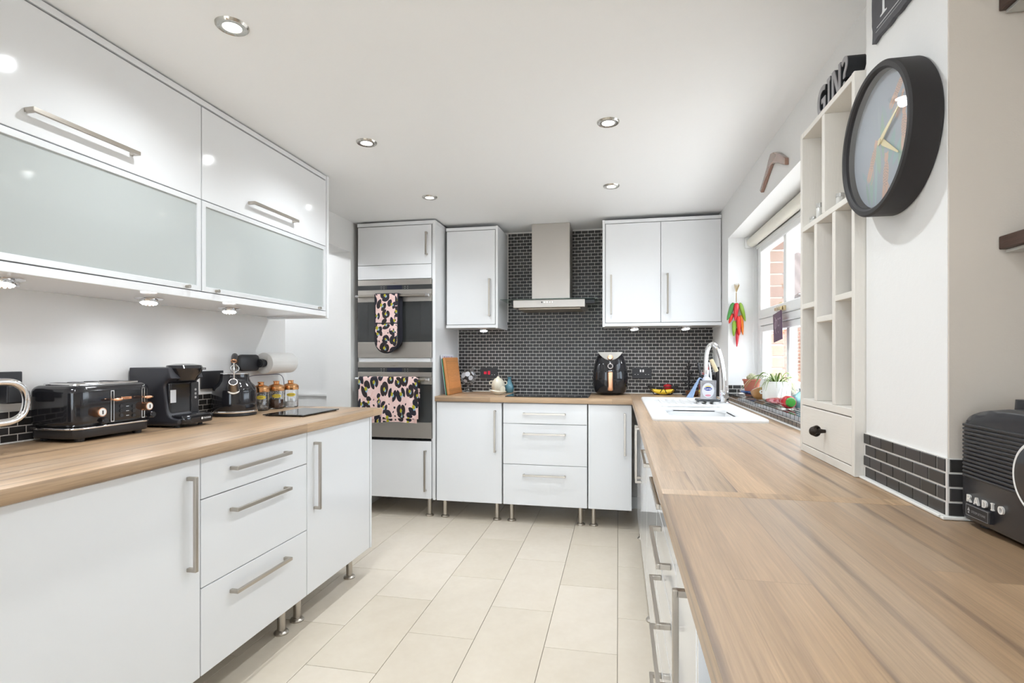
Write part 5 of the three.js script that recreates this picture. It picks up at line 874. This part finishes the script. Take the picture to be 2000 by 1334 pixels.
{ // spider plant
  const x = 0.800, z = -2.965, p = placed('spider_plant', 'spider plant in a round white planter on the sill', 'plant', [x, SY, z]);
  wpart(p, 'saucer', lathe([[0.0001, 0], [0.050, 0], [0.066, 0.010], [0.066, 0.013], [0.0001, 0.009]], 40).translate(x, SY, z), M({ color: rgb(0.34, 0.40, 0.30), roughness: 0.15, transmission: 0.4 }));
  wpart(p, 'pot', lathe([[0.0001, 0.013], [0.060, 0.013], [0.066, 0.017], [0.068, 0.105], [0.066, 0.108], [0.063, 0.105], [0.061, 0.085], [0.0001, 0.083]], 48).translate(x, SY, z), M({ color: rgb(0.74, 0.73, 0.69), roughness: 0.3 }));
  wpart(p, 'soil', cyl(0.06, 0.06, 0.006, 32).translate(x, SY + 0.088, z), M({ color: rgb(0.05, 0.035, 0.025), roughness: 1 }));
  const GRN = M({ color: rgb(0.20, 0.33, 0.055), roughness: 0.55, side: THREE.DoubleSide, transmission: 0.25 }), PALE = M({ color: rgb(0.62, 0.66, 0.40), roughness: 0.55, transmission: 0.3 });
  for (let k = 0; k < 26; k++) {
    const a = k * 2.399, L = rr(0.06, 0.15) * (k % 5 === 0 ? 1.35 : 1), up = rr(0.03, 0.075), w = rr(0.0035, 0.0055);
    const f = (wd, off) => (u, v) => { const s = v, r = 0.012 + L * s, y = SY + 0.088 + up * Math.sin(s * 2.4) * 1.15 - 0.065 * s * s, ww = wd * (1 - s * s) + 0.0004; const X = x + r * Math.cos(a), Z = z + r * Math.sin(a); return V(Math.min(0.872, X) - Math.sin(a) * ww * (u - 0.5) * 2, y + off + 0.0025 * Math.abs(u - 0.5) * 2, Z + Math.cos(a) * ww * (u - 0.5) * 2); };
    const lf = wpart(p, 'leaf', sheet(f(w, 0), 4, 14, 0.0006), k % 5 === 0 ? PALE : GRN);
    wpart(lf, 'stripe', sheet(f(w * 0.38, 0.0008), 2, 14, 0.0005), PALE);
  }
}
{ // red pepper ornament
  const p0 = V(0.730, SY + 0.016, -2.90), p1 = V(0.757, SY + 0.030, -2.58), o = placed('chilli_ornament', 'red ceramic chilli pepper lying on the tiled sill', 'ornament', [0.745, SY, -2.74]);
  const dir = p1.clone().sub(p0), L = dir.length(), g = lathe([[0.0001, 0], [0.006, 0.02], [0.012, 0.07], [0.0165, 0.14], [0.018, 0.20], [0.0185, 0.24], [0.026, 0.272], [0.0305, 0.30], [0.028, 0.322], [0.016, 0.334], [0.0001, 0.336]].map(([r, y]) => [r, y / 0.336 * L]), 32);
  g.applyQuaternion(new THREE.Quaternion().setFromUnitVectors(V(0, 1, 0), dir.clone().normalize())).translate(p0.x, p0.y, p0.z);
  wpart(o, 'pepper', g, M({ color: rgb(0.47, 0.012, 0.018), roughness: 0.25, clearcoat: 0.6 }));
  const cg = lathe([[0.0001, -0.004], [0.019, -0.008], [0.022, -0.004], [0.018, 0.004], [0.0001, 0.008]], 28); cg.applyQuaternion(new THREE.Quaternion().setFromUnitVectors(V(0, 1, 0), dir.clone().normalize())).translate(p1.x, p1.y, p1.z);
  const cp = wpart(o, 'cap', cg, M({ color: rgb(0.05, 0.30, 0.03), roughness: 0.35 }));
}
{
  const x = 0.83, z = -2.66; const o = placed('teal_vase', 'teal glazed vase with a narrow top on the sill', 'vase', [x, SY, z]);
  wpart(o, 'body', lathe([[0.0001, 0], [0.034, 0], [0.047, 0.02], [0.050, 0.036], [0.044, 0.052], [0.024, 0.066], [0.013, 0.076], [0.017, 0.088], [0.012, 0.088], [0.009, 0.075], [0.0001, 0.073]], 40).translate(x, SY, z), M({ color: rgb(0.16, 0.33, 0.36), roughness: 0.25, clearcoat: 0.4 }));
}
// ------------------------------------------------------------------ things hanging round the window
{
  const X = 0.762, Z = WZ0 + 0.026, o = placed('chilli_string', 'bunch of red, green and orange chillies on a straw cord', 'decoration', [X, 1.5, WZ0]);
  const S = (u, v, dz = 0) => onZ(u, v, Z + dz);
  const RED = M({ color: rgb(0.58, 0.010, 0.025), roughness: 0.28, clearcoat: 0.4 }), ORG = M({ color: rgb(0.75, 0.20, 0.015), roughness: 0.3 }), GR1 = M({ color: rgb(0.06, 0.25, 0.05), roughness: 0.3 }), GR2 = M({ color: rgb(0.24, 0.40, 0.035), roughness: 0.3 }), SCAR = M({ color: rgb(0.70, 0.035, 0.02), roughness: 0.28 });
  const pod = (a, b, r, mat) => { const L = b.clone().sub(a), n = L.length(); const g = lathe([[0.0001, 0], [0.55, 0.03], [0.95, 0.14], [1, 0.3], [0.86, 0.55], [0.58, 0.8], [0.28, 0.95], [0.0001, 1]].map(([q, y]) => [q * r, y * n]), 20); g.applyQuaternion(new THREE.Quaternion().setFromUnitVectors(V(0, 1, 0), L.normalize())); return wpart(o, 'chilli', g.translate(a.x, a.y, a.z), mat); };
  pod(S(1433, 591), S(1420, 626), 0.016, GR1); pod(S(1445, 591), S(1456, 628), 0.014, GR2); pod(S(1431, 612, -0.005), S(1424, 632, -0.005), 0.013, SCAR);
  pod(S(1447, 615, -0.008), S(1451, 655, -0.008), 0.0125, ORG); pod(S(1435, 626, -0.004), S(1433, 657, -0.004), 0.0155, GR2); pod(S(1441, 640, -0.008), S(1439, 678, -0.008), 0.0115, RED); pod(S(1442, 617, 0.012), S(1444, 655, 0.012), 0.0145, SCAR); pod(S(1439, 591, 0.016), S(1436, 627, 0.016), 0.0165, RED);
  const a = S(1438, 590, 0.01), b = S(1438, 572);
  wpart(o, 'cord', tube([a, S(1438, 581), b], 0.003, 20, 8), M({ color: rgb(0.42, 0.30, 0.16), roughness: 0.9 }));
  const st = []; for (let k = 0; k < 26; k++) { const e = S(1438 + rr(-5, 9), 555 + rr(-2, 4), rr(-0.012, 0.012)); st.push(tube([b, b.clone().lerp(e, 0.5).add(V(rr(-0.002, 0.002), 0.002, rr(-0.002, 0.002))), e], 0.0009, 6, 4)); }
  wpart(o, 'straw', st, M({ color: rgb(0.60, 0.45, 0.24), roughness: 0.9 })).userData.kind = 'stuff';
}
{ // purple tag hung from the window catch
  const t = canvasTex(128, 256, (c) => { c.fillStyle = '#5b4359'; c.fillRect(0, 0, 128, 256); c.strokeStyle = '#b9aab8'; c.lineWidth = 5; c.beginPath(); c.moveTo(30, 30); c.bezierCurveTo(60, 70, 10, 120, 46, 190); c.stroke(); c.beginPath(); c.ellipse(44, 100, 16, 40, 0.3, 0, 7); c.stroke(); c.fillStyle = '#c9bcc8'; c.font = '22px serif'; ['hang', 'on', 'it'].forEach((s, k) => c.fillText(s, 74, 70 + k * 60)); });
  const o = placed('hanging_tag', 'purple printed tag hanging from the window catch', 'tag', [0.85, 1.44, -3.12]);
  wpart(o, 'plaque', bx(-0.0025, 0.0025, -0.155, 0, -0.075, 0.075, 0.001, 1).rotateX(-0.10).translate(0.846, 1.428, -3.12), M({ color: rgb(0.10, 0.055, 0.10), roughness: 0.4 }));
  wpart(o, 'print', new THREE.PlaneGeometry(0.144, 0.150).rotateY(-Math.PI / 2).translate(0, -0.0775, 0).rotateX(-0.10).translate(0.8430, 1.428, -3.12), M({ map: t, roughness: 0.4 }));
  wpart(o, 'loop', tube([[0.846, 1.424, -3.12], [0.842, 1.445, -3.118], [0.842, 1.462, -3.115], [0.850, 1.462, -3.115], [0.850, 1.44, -3.118], [0.847, 1.424, -3.12]], 0.0012, 30, 6), M({ color: rgb(0.6, 0.55, 0.45), roughness: 0.9 }));
}
{ // hurling stick head above the window
  const o = placed('hurling_stick', 'small varnished wooden hurling stick on the wall above the window', 'stick', [XR, 2.05, -2.62]);
  const P = (u, v) => { const p = onX(u, v, XR - 0.008); return [-p.z, p.y]; };
  const s = new THREE.Shape(); const q = [[1489, 376], [1487, 372], [1500, 330], [1504, 312], [1508, 300], [1514, 297], [1524, 299], [1537, 308], [1537, 322], [1530, 321], [1520, 318], [1512, 319], [1508, 323]].map(([u, v]) => P(u, v));
  s.moveTo(...q[0]); for (const p of q.slice(1)) s.lineTo(...p);
  wpart(o, 'stick', toCreasedNormals(flat(poly(s, 0.016, 0.003, 2).rotateY(Math.PI / 2)), 0.6).translate(XR - 0.0163, 0, 0), M({ color: rgb(0.30, 0.17, 0.12), roughness: 0.25, clearcoat: 0.5 }));
}
// ------------------------------------------------------------------ pigeonhole shelf unit and what stands in it
const SX = 0.55, SZ0 = -1.786, SZ1 = -1.402, SB = XR - 0.0055, STOP = 1.868;
const zAt = (u) => onX(u, 700, SX).z, yAt = (u, v) => onX(u, v, SX).y;
const D1 = [zAt(1589), zAt(1594)], D2 = [zAt(1624), zAt(1630)], DT = [zAt(1604), zAt(1609)];
const H1 = yAt(1576, 443), HA = yAt(1576, 597), HB = yAt(1608, 622), HC = yAt(1645, 579), HD = yAt(1600, 790);
{
  const o = placed('shelf_unit', 'whitewashed pigeonhole shelf unit with a drawer standing on the worktop', 'shelf', [(SX + SB) / 2, TOP, (SZ0 + SZ1) / 2]), th = 0.016, y0 = TOP + 0.0005, bk = SB - 0.006;
  const B = (name, a, b, c, d, x0 = SX + 0.001) => wpart(o, name, metric(bx(x0, bk, a, b, c, d, 0.0018, 1), 'y'), SHELFWHITE);
  B('side_panel', y0, STOP, SZ0, SZ0 + th, SX); B('side_panel', y0, STOP, SZ1 - th, SZ1, SX);
  wpart(o, 'back_panel', metric(bx(bk, SB, y0, STOP, SZ0, SZ1), 'y'), SHELFWHITE);
  B('top_board', STOP - th, STOP, SZ0 + th, SZ1 - th); B('bottom_board', y0, y0 + 0.022, SZ0 + th, SZ1 - th); B('shelf', H1 - 0.008, H1 + 0.008, SZ0 + th, SZ1 - th); B('shelf', HD - 0.012, HD + 0.008, SZ0 + th, SZ1 - th);
  B('shelf', HA - 0.008, HA + 0.008, SZ0 + th, D1[0]); B('shelf', HB - 0.008, HB + 0.008, D1[1], D2[0]); B('shelf', HC - 0.008, HC + 0.008, D2[1], SZ1 - th);
  B('divider', HD + 0.008, H1 - 0.008, D1[0], D1[1]); B('divider', HD + 0.008, H1 - 0.008, D2[0], D2[1]); B('divider', H1 + 0.008, STOP - th, DT[0], DT[1]);
  const dw = wpart(o, 'drawer', metric(bx(SX + 0.0005, bk - 0.002, y0 + 0.024, HD - 0.0145, SZ0 + th + 0.002, SZ1 - th - 0.002, 0.0015, 1), 'z'), SHELFWHITE);
  const k = onX(1596, 842, SX - 0.02);
  wpart(dw, 'knob', [cyl(0.0045, 0.0075, 0.022, 16).rotateZ(Math.PI / 2).translate(SX - 0.0105, k.y, k.z), ...[0, 1, 2, 3].map((i) => new THREE.TorusGeometry(0.0125 - 0.0012 * i, 0.0032, 8, 20).rotateY(0.5).translate(SX - 0.022 - i * 0.003, k.y, k.z)), new THREE.SphereGeometry(0.011, 16, 12).scale(0.8, 1, 1).translate(SX - 0.028, k.y, k.z)], M({ color: rgb(0.03, 0.022, 0.018), roughness: 0.3, metalness: 0.6 }));
}
{ // small pots
  const pot = (u, v, h, r, lab) => { const p = onX(u, v, SX + 0.03), y = H1 + 0.0083; const o = placed('spice_jar', lab, 'jar', [SX + 0.03, y, p.z], 'small glass jars on the upper shelf'); wpart(o, 'jar', lathe([[0.0001, 0], [r, 0], [r, h * 0.72], [r * 0.9, h * 0.76], [0.0001, h * 0.76]], 24).translate(SX + 0.03, y + 0.0002, p.z), M({ color: rgb(0.62, 0.61, 0.58), roughness: 0.2 })); wpart(o, 'lid', lathe([[0.0001, h * 0.76], [r, h * 0.76], [r * 1.03, h * 0.8], [r, h], [0.0001, h]], 24).translate(SX + 0.03, y + 0.0002, p.z), M({ color: rgb(0.55, 0.54, 0.52), roughness: 0.25, metalness: 0.4 })); };
  pot(1589, 430, 0.028, 0.010, 'shorter of two small jars at the far end of the top shelf'); pot(1601, 420, 0.056, 0.009, 'taller of two small jars at the far end of the top shelf'); pot(1641, 390, 0.040, 0.010, 'small jar beside the clock edge on the top shelf');
  const zc = (D2[1] + SZ1 - 0.016) / 2 + 0.016, y = HC + 0.0083, o = placed('tin', 'brown metallic rounded tin in the pigeonhole beside the clock', 'tin', [0.60, y, zc]);
  wpart(o, 'body', toCreasedNormals(flat(poly(rrect(-0.034, 0.034, 0, 0.125, 0.02), 0.05, 0.012, 4).translate(0, 0, -0.025).rotateY(Math.PI / 2).translate(0.60, y + 0.0002, zc)), 0.9), M({ color: rgb(0.20, 0.16, 0.125), metalness: 0.8, roughness: 0.22 }));
  const tx = canvasTex(64, 256, (c) => { const cols = ['#cbbfbd', '#c4a9ae', '#bf9fae', '#a596b4', '#9199bf', '#8d9ac2']; cols.forEach((k, i) => { c.fillStyle = k; c.fillRect(0, i * 43, 64, 43); }); for (let k = 0; k < 300; k++) { c.fillStyle = `rgba(${150 + rnd() * 60},${140 + rnd() * 40},${180 + rnd() * 30},.18)`; c.beginPath(); c.arc(rnd() * 64, rnd() * 256, 3 + rnd() * 9, 0, 7); c.fill(); } });
  const cd = placed('pastel_panel', 'thin upright panel in pastel pink to blue in the middle pigeonhole', 'pastel_sheet', [0.64, HB + 0.0083, (D1[1] + D2[0]) / 2]);  // thin panel showing a pink to blue gradient
  wpart(cd, 'pastel_sheet', bx(0.676, 0.680, HB + 0.0085, HB + 0.19, D1[1] + 0.004, D2[0] - 0.004), WHITEPL);
  wpart(cd, 'print', new THREE.PlaneGeometry(D2[0] - D1[1] - 0.010, 0.178).rotateY(-Math.PI / 2).translate(0.6755, HB + 0.0985, (D1[1] + D2[0]) / 2), M({ map: tx, roughness: 0.6 }));
}
const font = await new FontLoader().loadAsync('fonts/droid/droid_sans_bold.typeface.json');
function glyph(ch, size, depth, bevel = 0) { const g = new TextGeometry(ch, { font, size, depth, curveSegments: 8, bevelEnabled: bevel > 0, bevelSize: bevel, bevelThickness: bevel, bevelSegments: 2 }); g.computeBoundingBox(); const b = g.boundingBox; return g.translate(-(b.min.x + b.max.x) / 2, -b.min.y, -(b.min.z + b.max.z) / 2); }
{ // standing letters on top of the shelf unit
  const FACEL = M({ color: rgb(0.33, 0.32, 0.33), roughness: 0.45, metalness: 0.3 }), EDGE = M({ color: rgb(0.02, 0.022, 0.026), roughness: 0.5 });
  [['G', 1597, 1612.5, 'letter G standing on the shelf unit'], ['I', 1615.7, 1622, 'letter I standing on the shelf unit'], ['N', 1625, 1642, 'letter N standing on the shelf unit'], ['?', 1644, 1655.6, 'question mark standing on the shelf unit']].forEach(([ch, u0, u1, lab]) => {
    const z0 = onX(u0, 150, SX + 0.013).z, z1 = onX(u1, 150, SX + 0.013).z, o = thing('metal_letter', 'grey and black ' + lab, 'letter', [SX + 0.035, STOP + 0.0005, (z0 + z1) / 2], -Math.PI / 2, 'standing letters');
    const g = glyph(ch, 0.118, 0.042); g.computeBoundingBox(); const sx = (z1 - z0) / (g.boundingBox.max.x - g.boundingBox.min.x), sy = 0.080 / (g.boundingBox.max.y - g.boundingBox.min.y);
    part(o, 'block', g.scale(sx, sy, 1), EDGE); part(o, 'face', glyph(ch, 0.118, 0.002).scale(sx, sy, 1).translate(0, 0, 0.0222), FACEL);
  });
}
// ------------------------------------------------------------------ clock, slate, radio, alcove shelves
{
  const R = 0.153, o = thing('wall_clock', 'large round black wall clock with a leopard and leaf dial', 'clock', [XP - 0.0003, 1.637, -1.240], -Math.PI / 2), dp = 0.056; // local z -> room -X
  part(o, 'case', lathe([[0.0001, 0], [R - 0.004, 0], [R, 0.004], [R, dp - 0.004], [R - 0.004, dp], [R - 0.012, dp], [R - 0.016, dp - 0.004], [R - 0.017, dp - 0.022], [0.0001, dp - 0.022]], 96).rotateX(Math.PI / 2), BLACKMATT);
  const tx = canvasTex(1024, 1024, (c) => {  // dial colours paled: glare on the clock glass is painted into the print
    c.fillStyle = '#969da6'; c.fillRect(0, 0, 1024, 1024);
    const leaf = (x, y, l, w, a, col) => { c.save(); c.translate(x, y); c.rotate(a); c.fillStyle = col; c.beginPath(); c.moveTo(0, 0); c.quadraticCurveTo(w, -l * 0.5, 0, -l); c.quadraticCurveTo(-w, -l * 0.5, 0, 0); c.fill(); c.restore(); };
    const cat = (x, y, s, a) => { c.save(); c.translate(x, y); c.rotate(a); c.scale(s, s); c.fillStyle = '#c2a08c'; c.beginPath(); c.ellipse(0, 0, 38, 92, 0, 0, 7); c.fill(); c.beginPath(); c.ellipse(-6, -112, 27, 32, 0.2, 0, 7); c.fill(); for (const [p, q] of [[-24, -138], [12, -140]]) { c.beginPath(); c.arc(p, q, 9, 0, 7); c.fill(); } for (const [p, q] of [[-26, 70], [-8, 84], [16, 80], [30, 66]]) { c.beginPath(); c.ellipse(p, q + 46, 10, 62, 0, 0, 7); c.fill(); } c.strokeStyle = '#c2a08c'; c.lineWidth = 9; c.beginPath(); c.moveTo(30, 60); c.quadraticCurveTo(90, 120, 62, 190); c.stroke(); c.fillStyle = '#7d7a7c'; for (let k = 0; k < 60; k++) { const t = (k * 2.399), r = Math.sqrt((k + 0.5) / 60); c.beginPath(); c.arc(34 * r * Math.cos(t), 86 * r * Math.sin(t), 3.4, 0, 7); c.fill(); } c.restore(); };
    for (const [x, y, l, w, a, col] of [[520, 660, 380, 70, -0.05, '#8fa695'], [470, 760, 300, 90, -0.25, '#93aa9a'], [600, 720, 260, 80, 0.4, '#8aa3a2'], [660, 760, 240, 70, 0.7, '#8ca8a8'], [330, 980, 330, 60, -0.06, '#8fa79d'], [390, 1000, 380, 46, 0.05, '#94adad'], [290, 960, 220, 40, -0.3, '#879b93'], [760, 840, 260, 70, 0.2, '#8da595'], [250, 760, 160, 40, -0.7, '#8b9ea4'], [620, 380, 190, 44, 0.5, '#909fa2'], [580, 380, 180, 44, -0.5, '#909fa2'], [460, 430, 240, 30, -0.1, '#9aa2a8'], [400, 420, 220, 30, -0.3, '#979fa6'], [840, 700, 260, 60, -0.1, '#8da595']]) leaf(x, y, l, w, a, col);
    cat(350, 600, 1.0, 0.5); cat(560, 790, 1.15, 0.12); cat(760, 200, 0.95, 0.9); cat(830, 520, 1.0, 0.05); cat(780, 330, 0.6, 0.6);
  });
  const rd = R - 0.017;
  part(o, 'dial', new THREE.CircleGeometry(rd, 96).translate(0, 0, dp - 0.0215), M({ map: tx, roughness: 0.5 }));
  part(o, 'glass', new THREE.CircleGeometry(rd + 0.0005, 96).translate(0, 0, dp - 0.0060), GLASS);
  const GOLD = M({ color: rgb(0.72, 0.62, 0.36), roughness: 0.35, metalness: 0.3 });
  const hand = (name, L, w, a, z) => { const m = part(o, name, poly([[-w * 0.3, -0.01], [w * 0.3, -0.01], [w / 2, L * 0.12], [w * 0.12, L], [-w * 0.12, L], [-w / 2, L * 0.12]], 0.0012), GOLD); m.position.z = z; m.rotation.z = a; };
  hand('minute_hand', 0.106, 0.011, -1.08, dp - 0.017); hand('hour_hand', 0.084, 0.013, -2.18, dp - 0.019); part(o, 'hub', cyl(0.005, 0.005, 0.006, 20).rotateX(Math.PI / 2).translate(0, 0, dp - 0.0175), GOLD);
}
{
  const a = onX(1701, 60, XP - 0.012).z, yb = onX(1703, 84, XP - 0.012).y, w = 0.27, h = 0.24, o = placed('slate_sign', 'slate sign with white lettering and a lemon slice above the clock', 'sign', [XP, yb, a + w / 2]);
  const pts = []; const jag = () => rr(-0.0022, 0.0022);
  for (let k = 0; k <= 20; k++) pts.push([a + w * k / 20, yb + jag()]); for (let k = 1; k <= 18; k++) pts.push([a + w + jag(), yb + h * k / 18]); for (let k = 1; k <= 20; k++) pts.push([a + w - w * k / 20, yb + h + jag()]); for (let k = 1; k < 18; k++) pts.push([a + jag(), yb + h - h * k / 18]);
  const SL = M({ color: rgb(0.095, 0.095, 0.105), roughness: 0.7, bumpMap: plaster, bumpScale: 0.002 });
  wpart(o, 'slate', poly(pts.map(([z, y]) => [z, y]), 0.009).rotateY(-Math.PI / 2).translate(XP - 0.0005, 0, 0), SL);
  const tx = canvasTex(512, 460, (c) => { c.clearRect(0, 0, 512, 460); c.strokeStyle = c.fillStyle = '#e6e8ea'; c.lineWidth = 4; c.beginPath(); c.moveTo(30, 430); c.lineTo(500, 430); c.stroke(); c.lineWidth = 2; c.beginPath(); c.moveTo(20, 446); c.lineTo(505, 446); c.stroke(); c.font = '190px serif'; c.fillText('T', 34, 402); c.fillText('C', 36, 225); c.lineWidth = 12; c.strokeStyle = '#d8cf9a'; c.beginPath(); c.arc(215, 250, 62, 0, 7); c.stroke(); c.fillStyle = '#d9d2a4'; for (let k = 0; k < 9; k++) { const q = k * 0.698; c.beginPath(); c.moveTo(215 + 8 * Math.cos(q), 250 + 8 * Math.sin(q)); c.arc(215, 250, 48, q - 0.24, q + 0.24); c.fill(); } });
  wpart(o, 'print', new THREE.PlaneGeometry(w - 0.016, h - 0.016).rotateY(-Math.PI / 2).translate(XP - 0.0100, yb + h / 2, a + w / 2), M({ map: tx, transparent: true, alphaTest: 0.5, roughness: 0.6 }));
}
{ // radio
  const x0 = 0.583, o = thing('radio', 'black retro radio with a ribbed grille on the near worktop', 'radio', [x0, TOP, -0.925], -Math.PI / 2), w = 0.275, h = 0.205, d = 0.10; // local x -> +Z, local z -> -X
  const s = new THREE.Shape(); s.moveTo(-w / 2 + 0.012, 0.008); s.lineTo(w / 2 - 0.012, 0.008); s.quadraticCurveTo(w / 2, 0.010, w / 2, 0.03); s.lineTo(w / 2 - 0.004, 0.165); s.bezierCurveTo(w / 2 - 0.008, 0.19, w / 2 - 0.03, 0.197, 0.03, 0.206); s.lineTo(-0.03, 0.206); s.bezierCurveTo(-w / 2 + 0.03, 0.197, -w / 2 + 0.008, 0.19, -w / 2 + 0.004, 0.165); s.lineTo(-w / 2, 0.03); s.quadraticCurveTo(-w / 2, 0.010, -w / 2 + 0.012, 0.008);
  part(o, 'case', toCreasedNormals(flat(poly(s, d, 0.010, 5, 16).translate(0, 0, -d)), 0.8), M({ color: rgb(0.026, 0.026, 0.030), roughness: 0.30 }));
  for (let k = 0; k < 14; k++) { const y = 0.083 + k * 0.0066; part(o, 'grille_slat', bx(-w / 2 + 0.012, w / 2 - 0.012, y, y + 0.0046, -0.003, 0.0035, 0.0015, 1), BLACKPLASTIC); }
  part(o, 'tuning_ring', [new THREE.TorusGeometry(0.052, 0.0035, 10, 64).translate(0.055, 0.115, 0.005)], M({ color: rgb(0.78, 0.77, 0.75), roughness: 0.3 }));
  part(o, 'tuning_dial', [cyl(0.050, 0.050, 0.008, 48).rotateX(Math.PI / 2).translate(0.055, 0.115, 0.004)], BLACKGLOSS);
  part(o, 'knob', [cyl(0.017, 0.016, 0.016, 24).translate(-0.055, 0.211, -0.05)], BLACKPLASTIC);
  part(o, 'carry_handle', [bx(-0.02, w / 2 - 0.03, 0.207, 0.213, -0.06, -0.04, 0.002, 1)], CHROME);
  const LW = M({ color: rgb(0.80, 0.78, 0.74), roughness: 0.35, metalness: 0.2 });
  [...'RADIO'].forEach((ch, k) => { const p = [[1890, 973], [1904, 979], [1920, 985], [1935, 990], [1952, 997]][k], q = onX(p[0], p[1], x0 - 0.004); part(o, 'letter', glyph(ch, 0.0120, 0.003).scale(ch === 'I' ? 1 : 1.1, 1, 1).translate(q.z + 0.925, q.y - TOP - 0.006, 0.0015), LW); });
  const b0 = onX(1897, 985, x0), b1 = onX(1936, 1022, x0), zc = (b0.z + b1.z) / 2 + 0.925, yc = (b0.y + b1.y) / 2 - TOP;
  const bt = canvasTex(256, 96, (c) => { c.fillStyle = '#1b1b1d'; c.fillRect(0, 0, 256, 96); c.strokeStyle = '#8d8d90'; c.lineWidth = 4; c.strokeRect(4, 4, 248, 88); c.fillStyle = '#a5a5a8'; c.font = '26px sans-serif'; c.fillText('STEEPLETONE', 66, 60, 176); c.beginPath(); c.moveTo(36, 20); c.lineTo(52, 52); c.lineTo(20, 52); c.fill(); c.fillRect(28, 58, 16, 16); });
  const pl = part(o, 'badge', bx(zc - 0.030, zc + 0.030, yc - 0.010, yc + 0.010, -0.002, 0.006, 0.0015, 1), BLACKPLASTIC); part(pl, 'lettering', new THREE.PlaneGeometry(0.056, 0.019).translate(zc, yc, 0.0064), M({ map: bt, roughness: 0.5 }));
  for (const [x, z] of [[-0.11, -0.025], [0.11, -0.025], [-0.11, -0.08], [0.11, -0.08]]) part(o, 'foot', cyl(0.009, 0.009, 0.0095, 14).translate(x, 0.0048, z), BLACKPLASTIC);
}
{
  const WD = dataTex(512, 128, (i, j) => { const f = 0.22 * fb(i * 0.012, j * 0.16, 4) + 0.12 * noise.noise(i * 0.03, j * 0.9, 6); return [74 * (1 + f), 54 * (1 + f), 46 * (1 + f)]; }, true, 1 / 0.8, 1 / 0.2), DARKWOOD = M({ map: WD, roughness: 0.55, bumpMap: STAVE.bump, bumpScale: 0.001 });
  for (const [y0, y1, lab] of [[1.374, 1.397, 'dark rustic wooden shelf in the alcove above the radio'], [1.790, 1.813, 'dark rustic wooden shelf high in the alcove']]) {
    const o = placed('alcove_shelf', lab, 'shelf', [0.73, y0, -0.5], 'wooden shelves in the alcove');
    wpart(o, 'board', metric(bx(0.651, XA - 0.0005, y0, y1, ZP1 + 0.001, 0.1, 0.002, 2), 'z'), DARKWOOD);
    wpart(o, 'underlight_strip', bx(0.660, 0.69, y0 - 0.006, y0, ZP1 + 0.004, 0.08, 0.001, 1), M({ color: rgb(0.55, 0.55, 0.53), metalness: 0.5, roughness: 0.35 }));
  }
}
renderer.render(scene, camera);
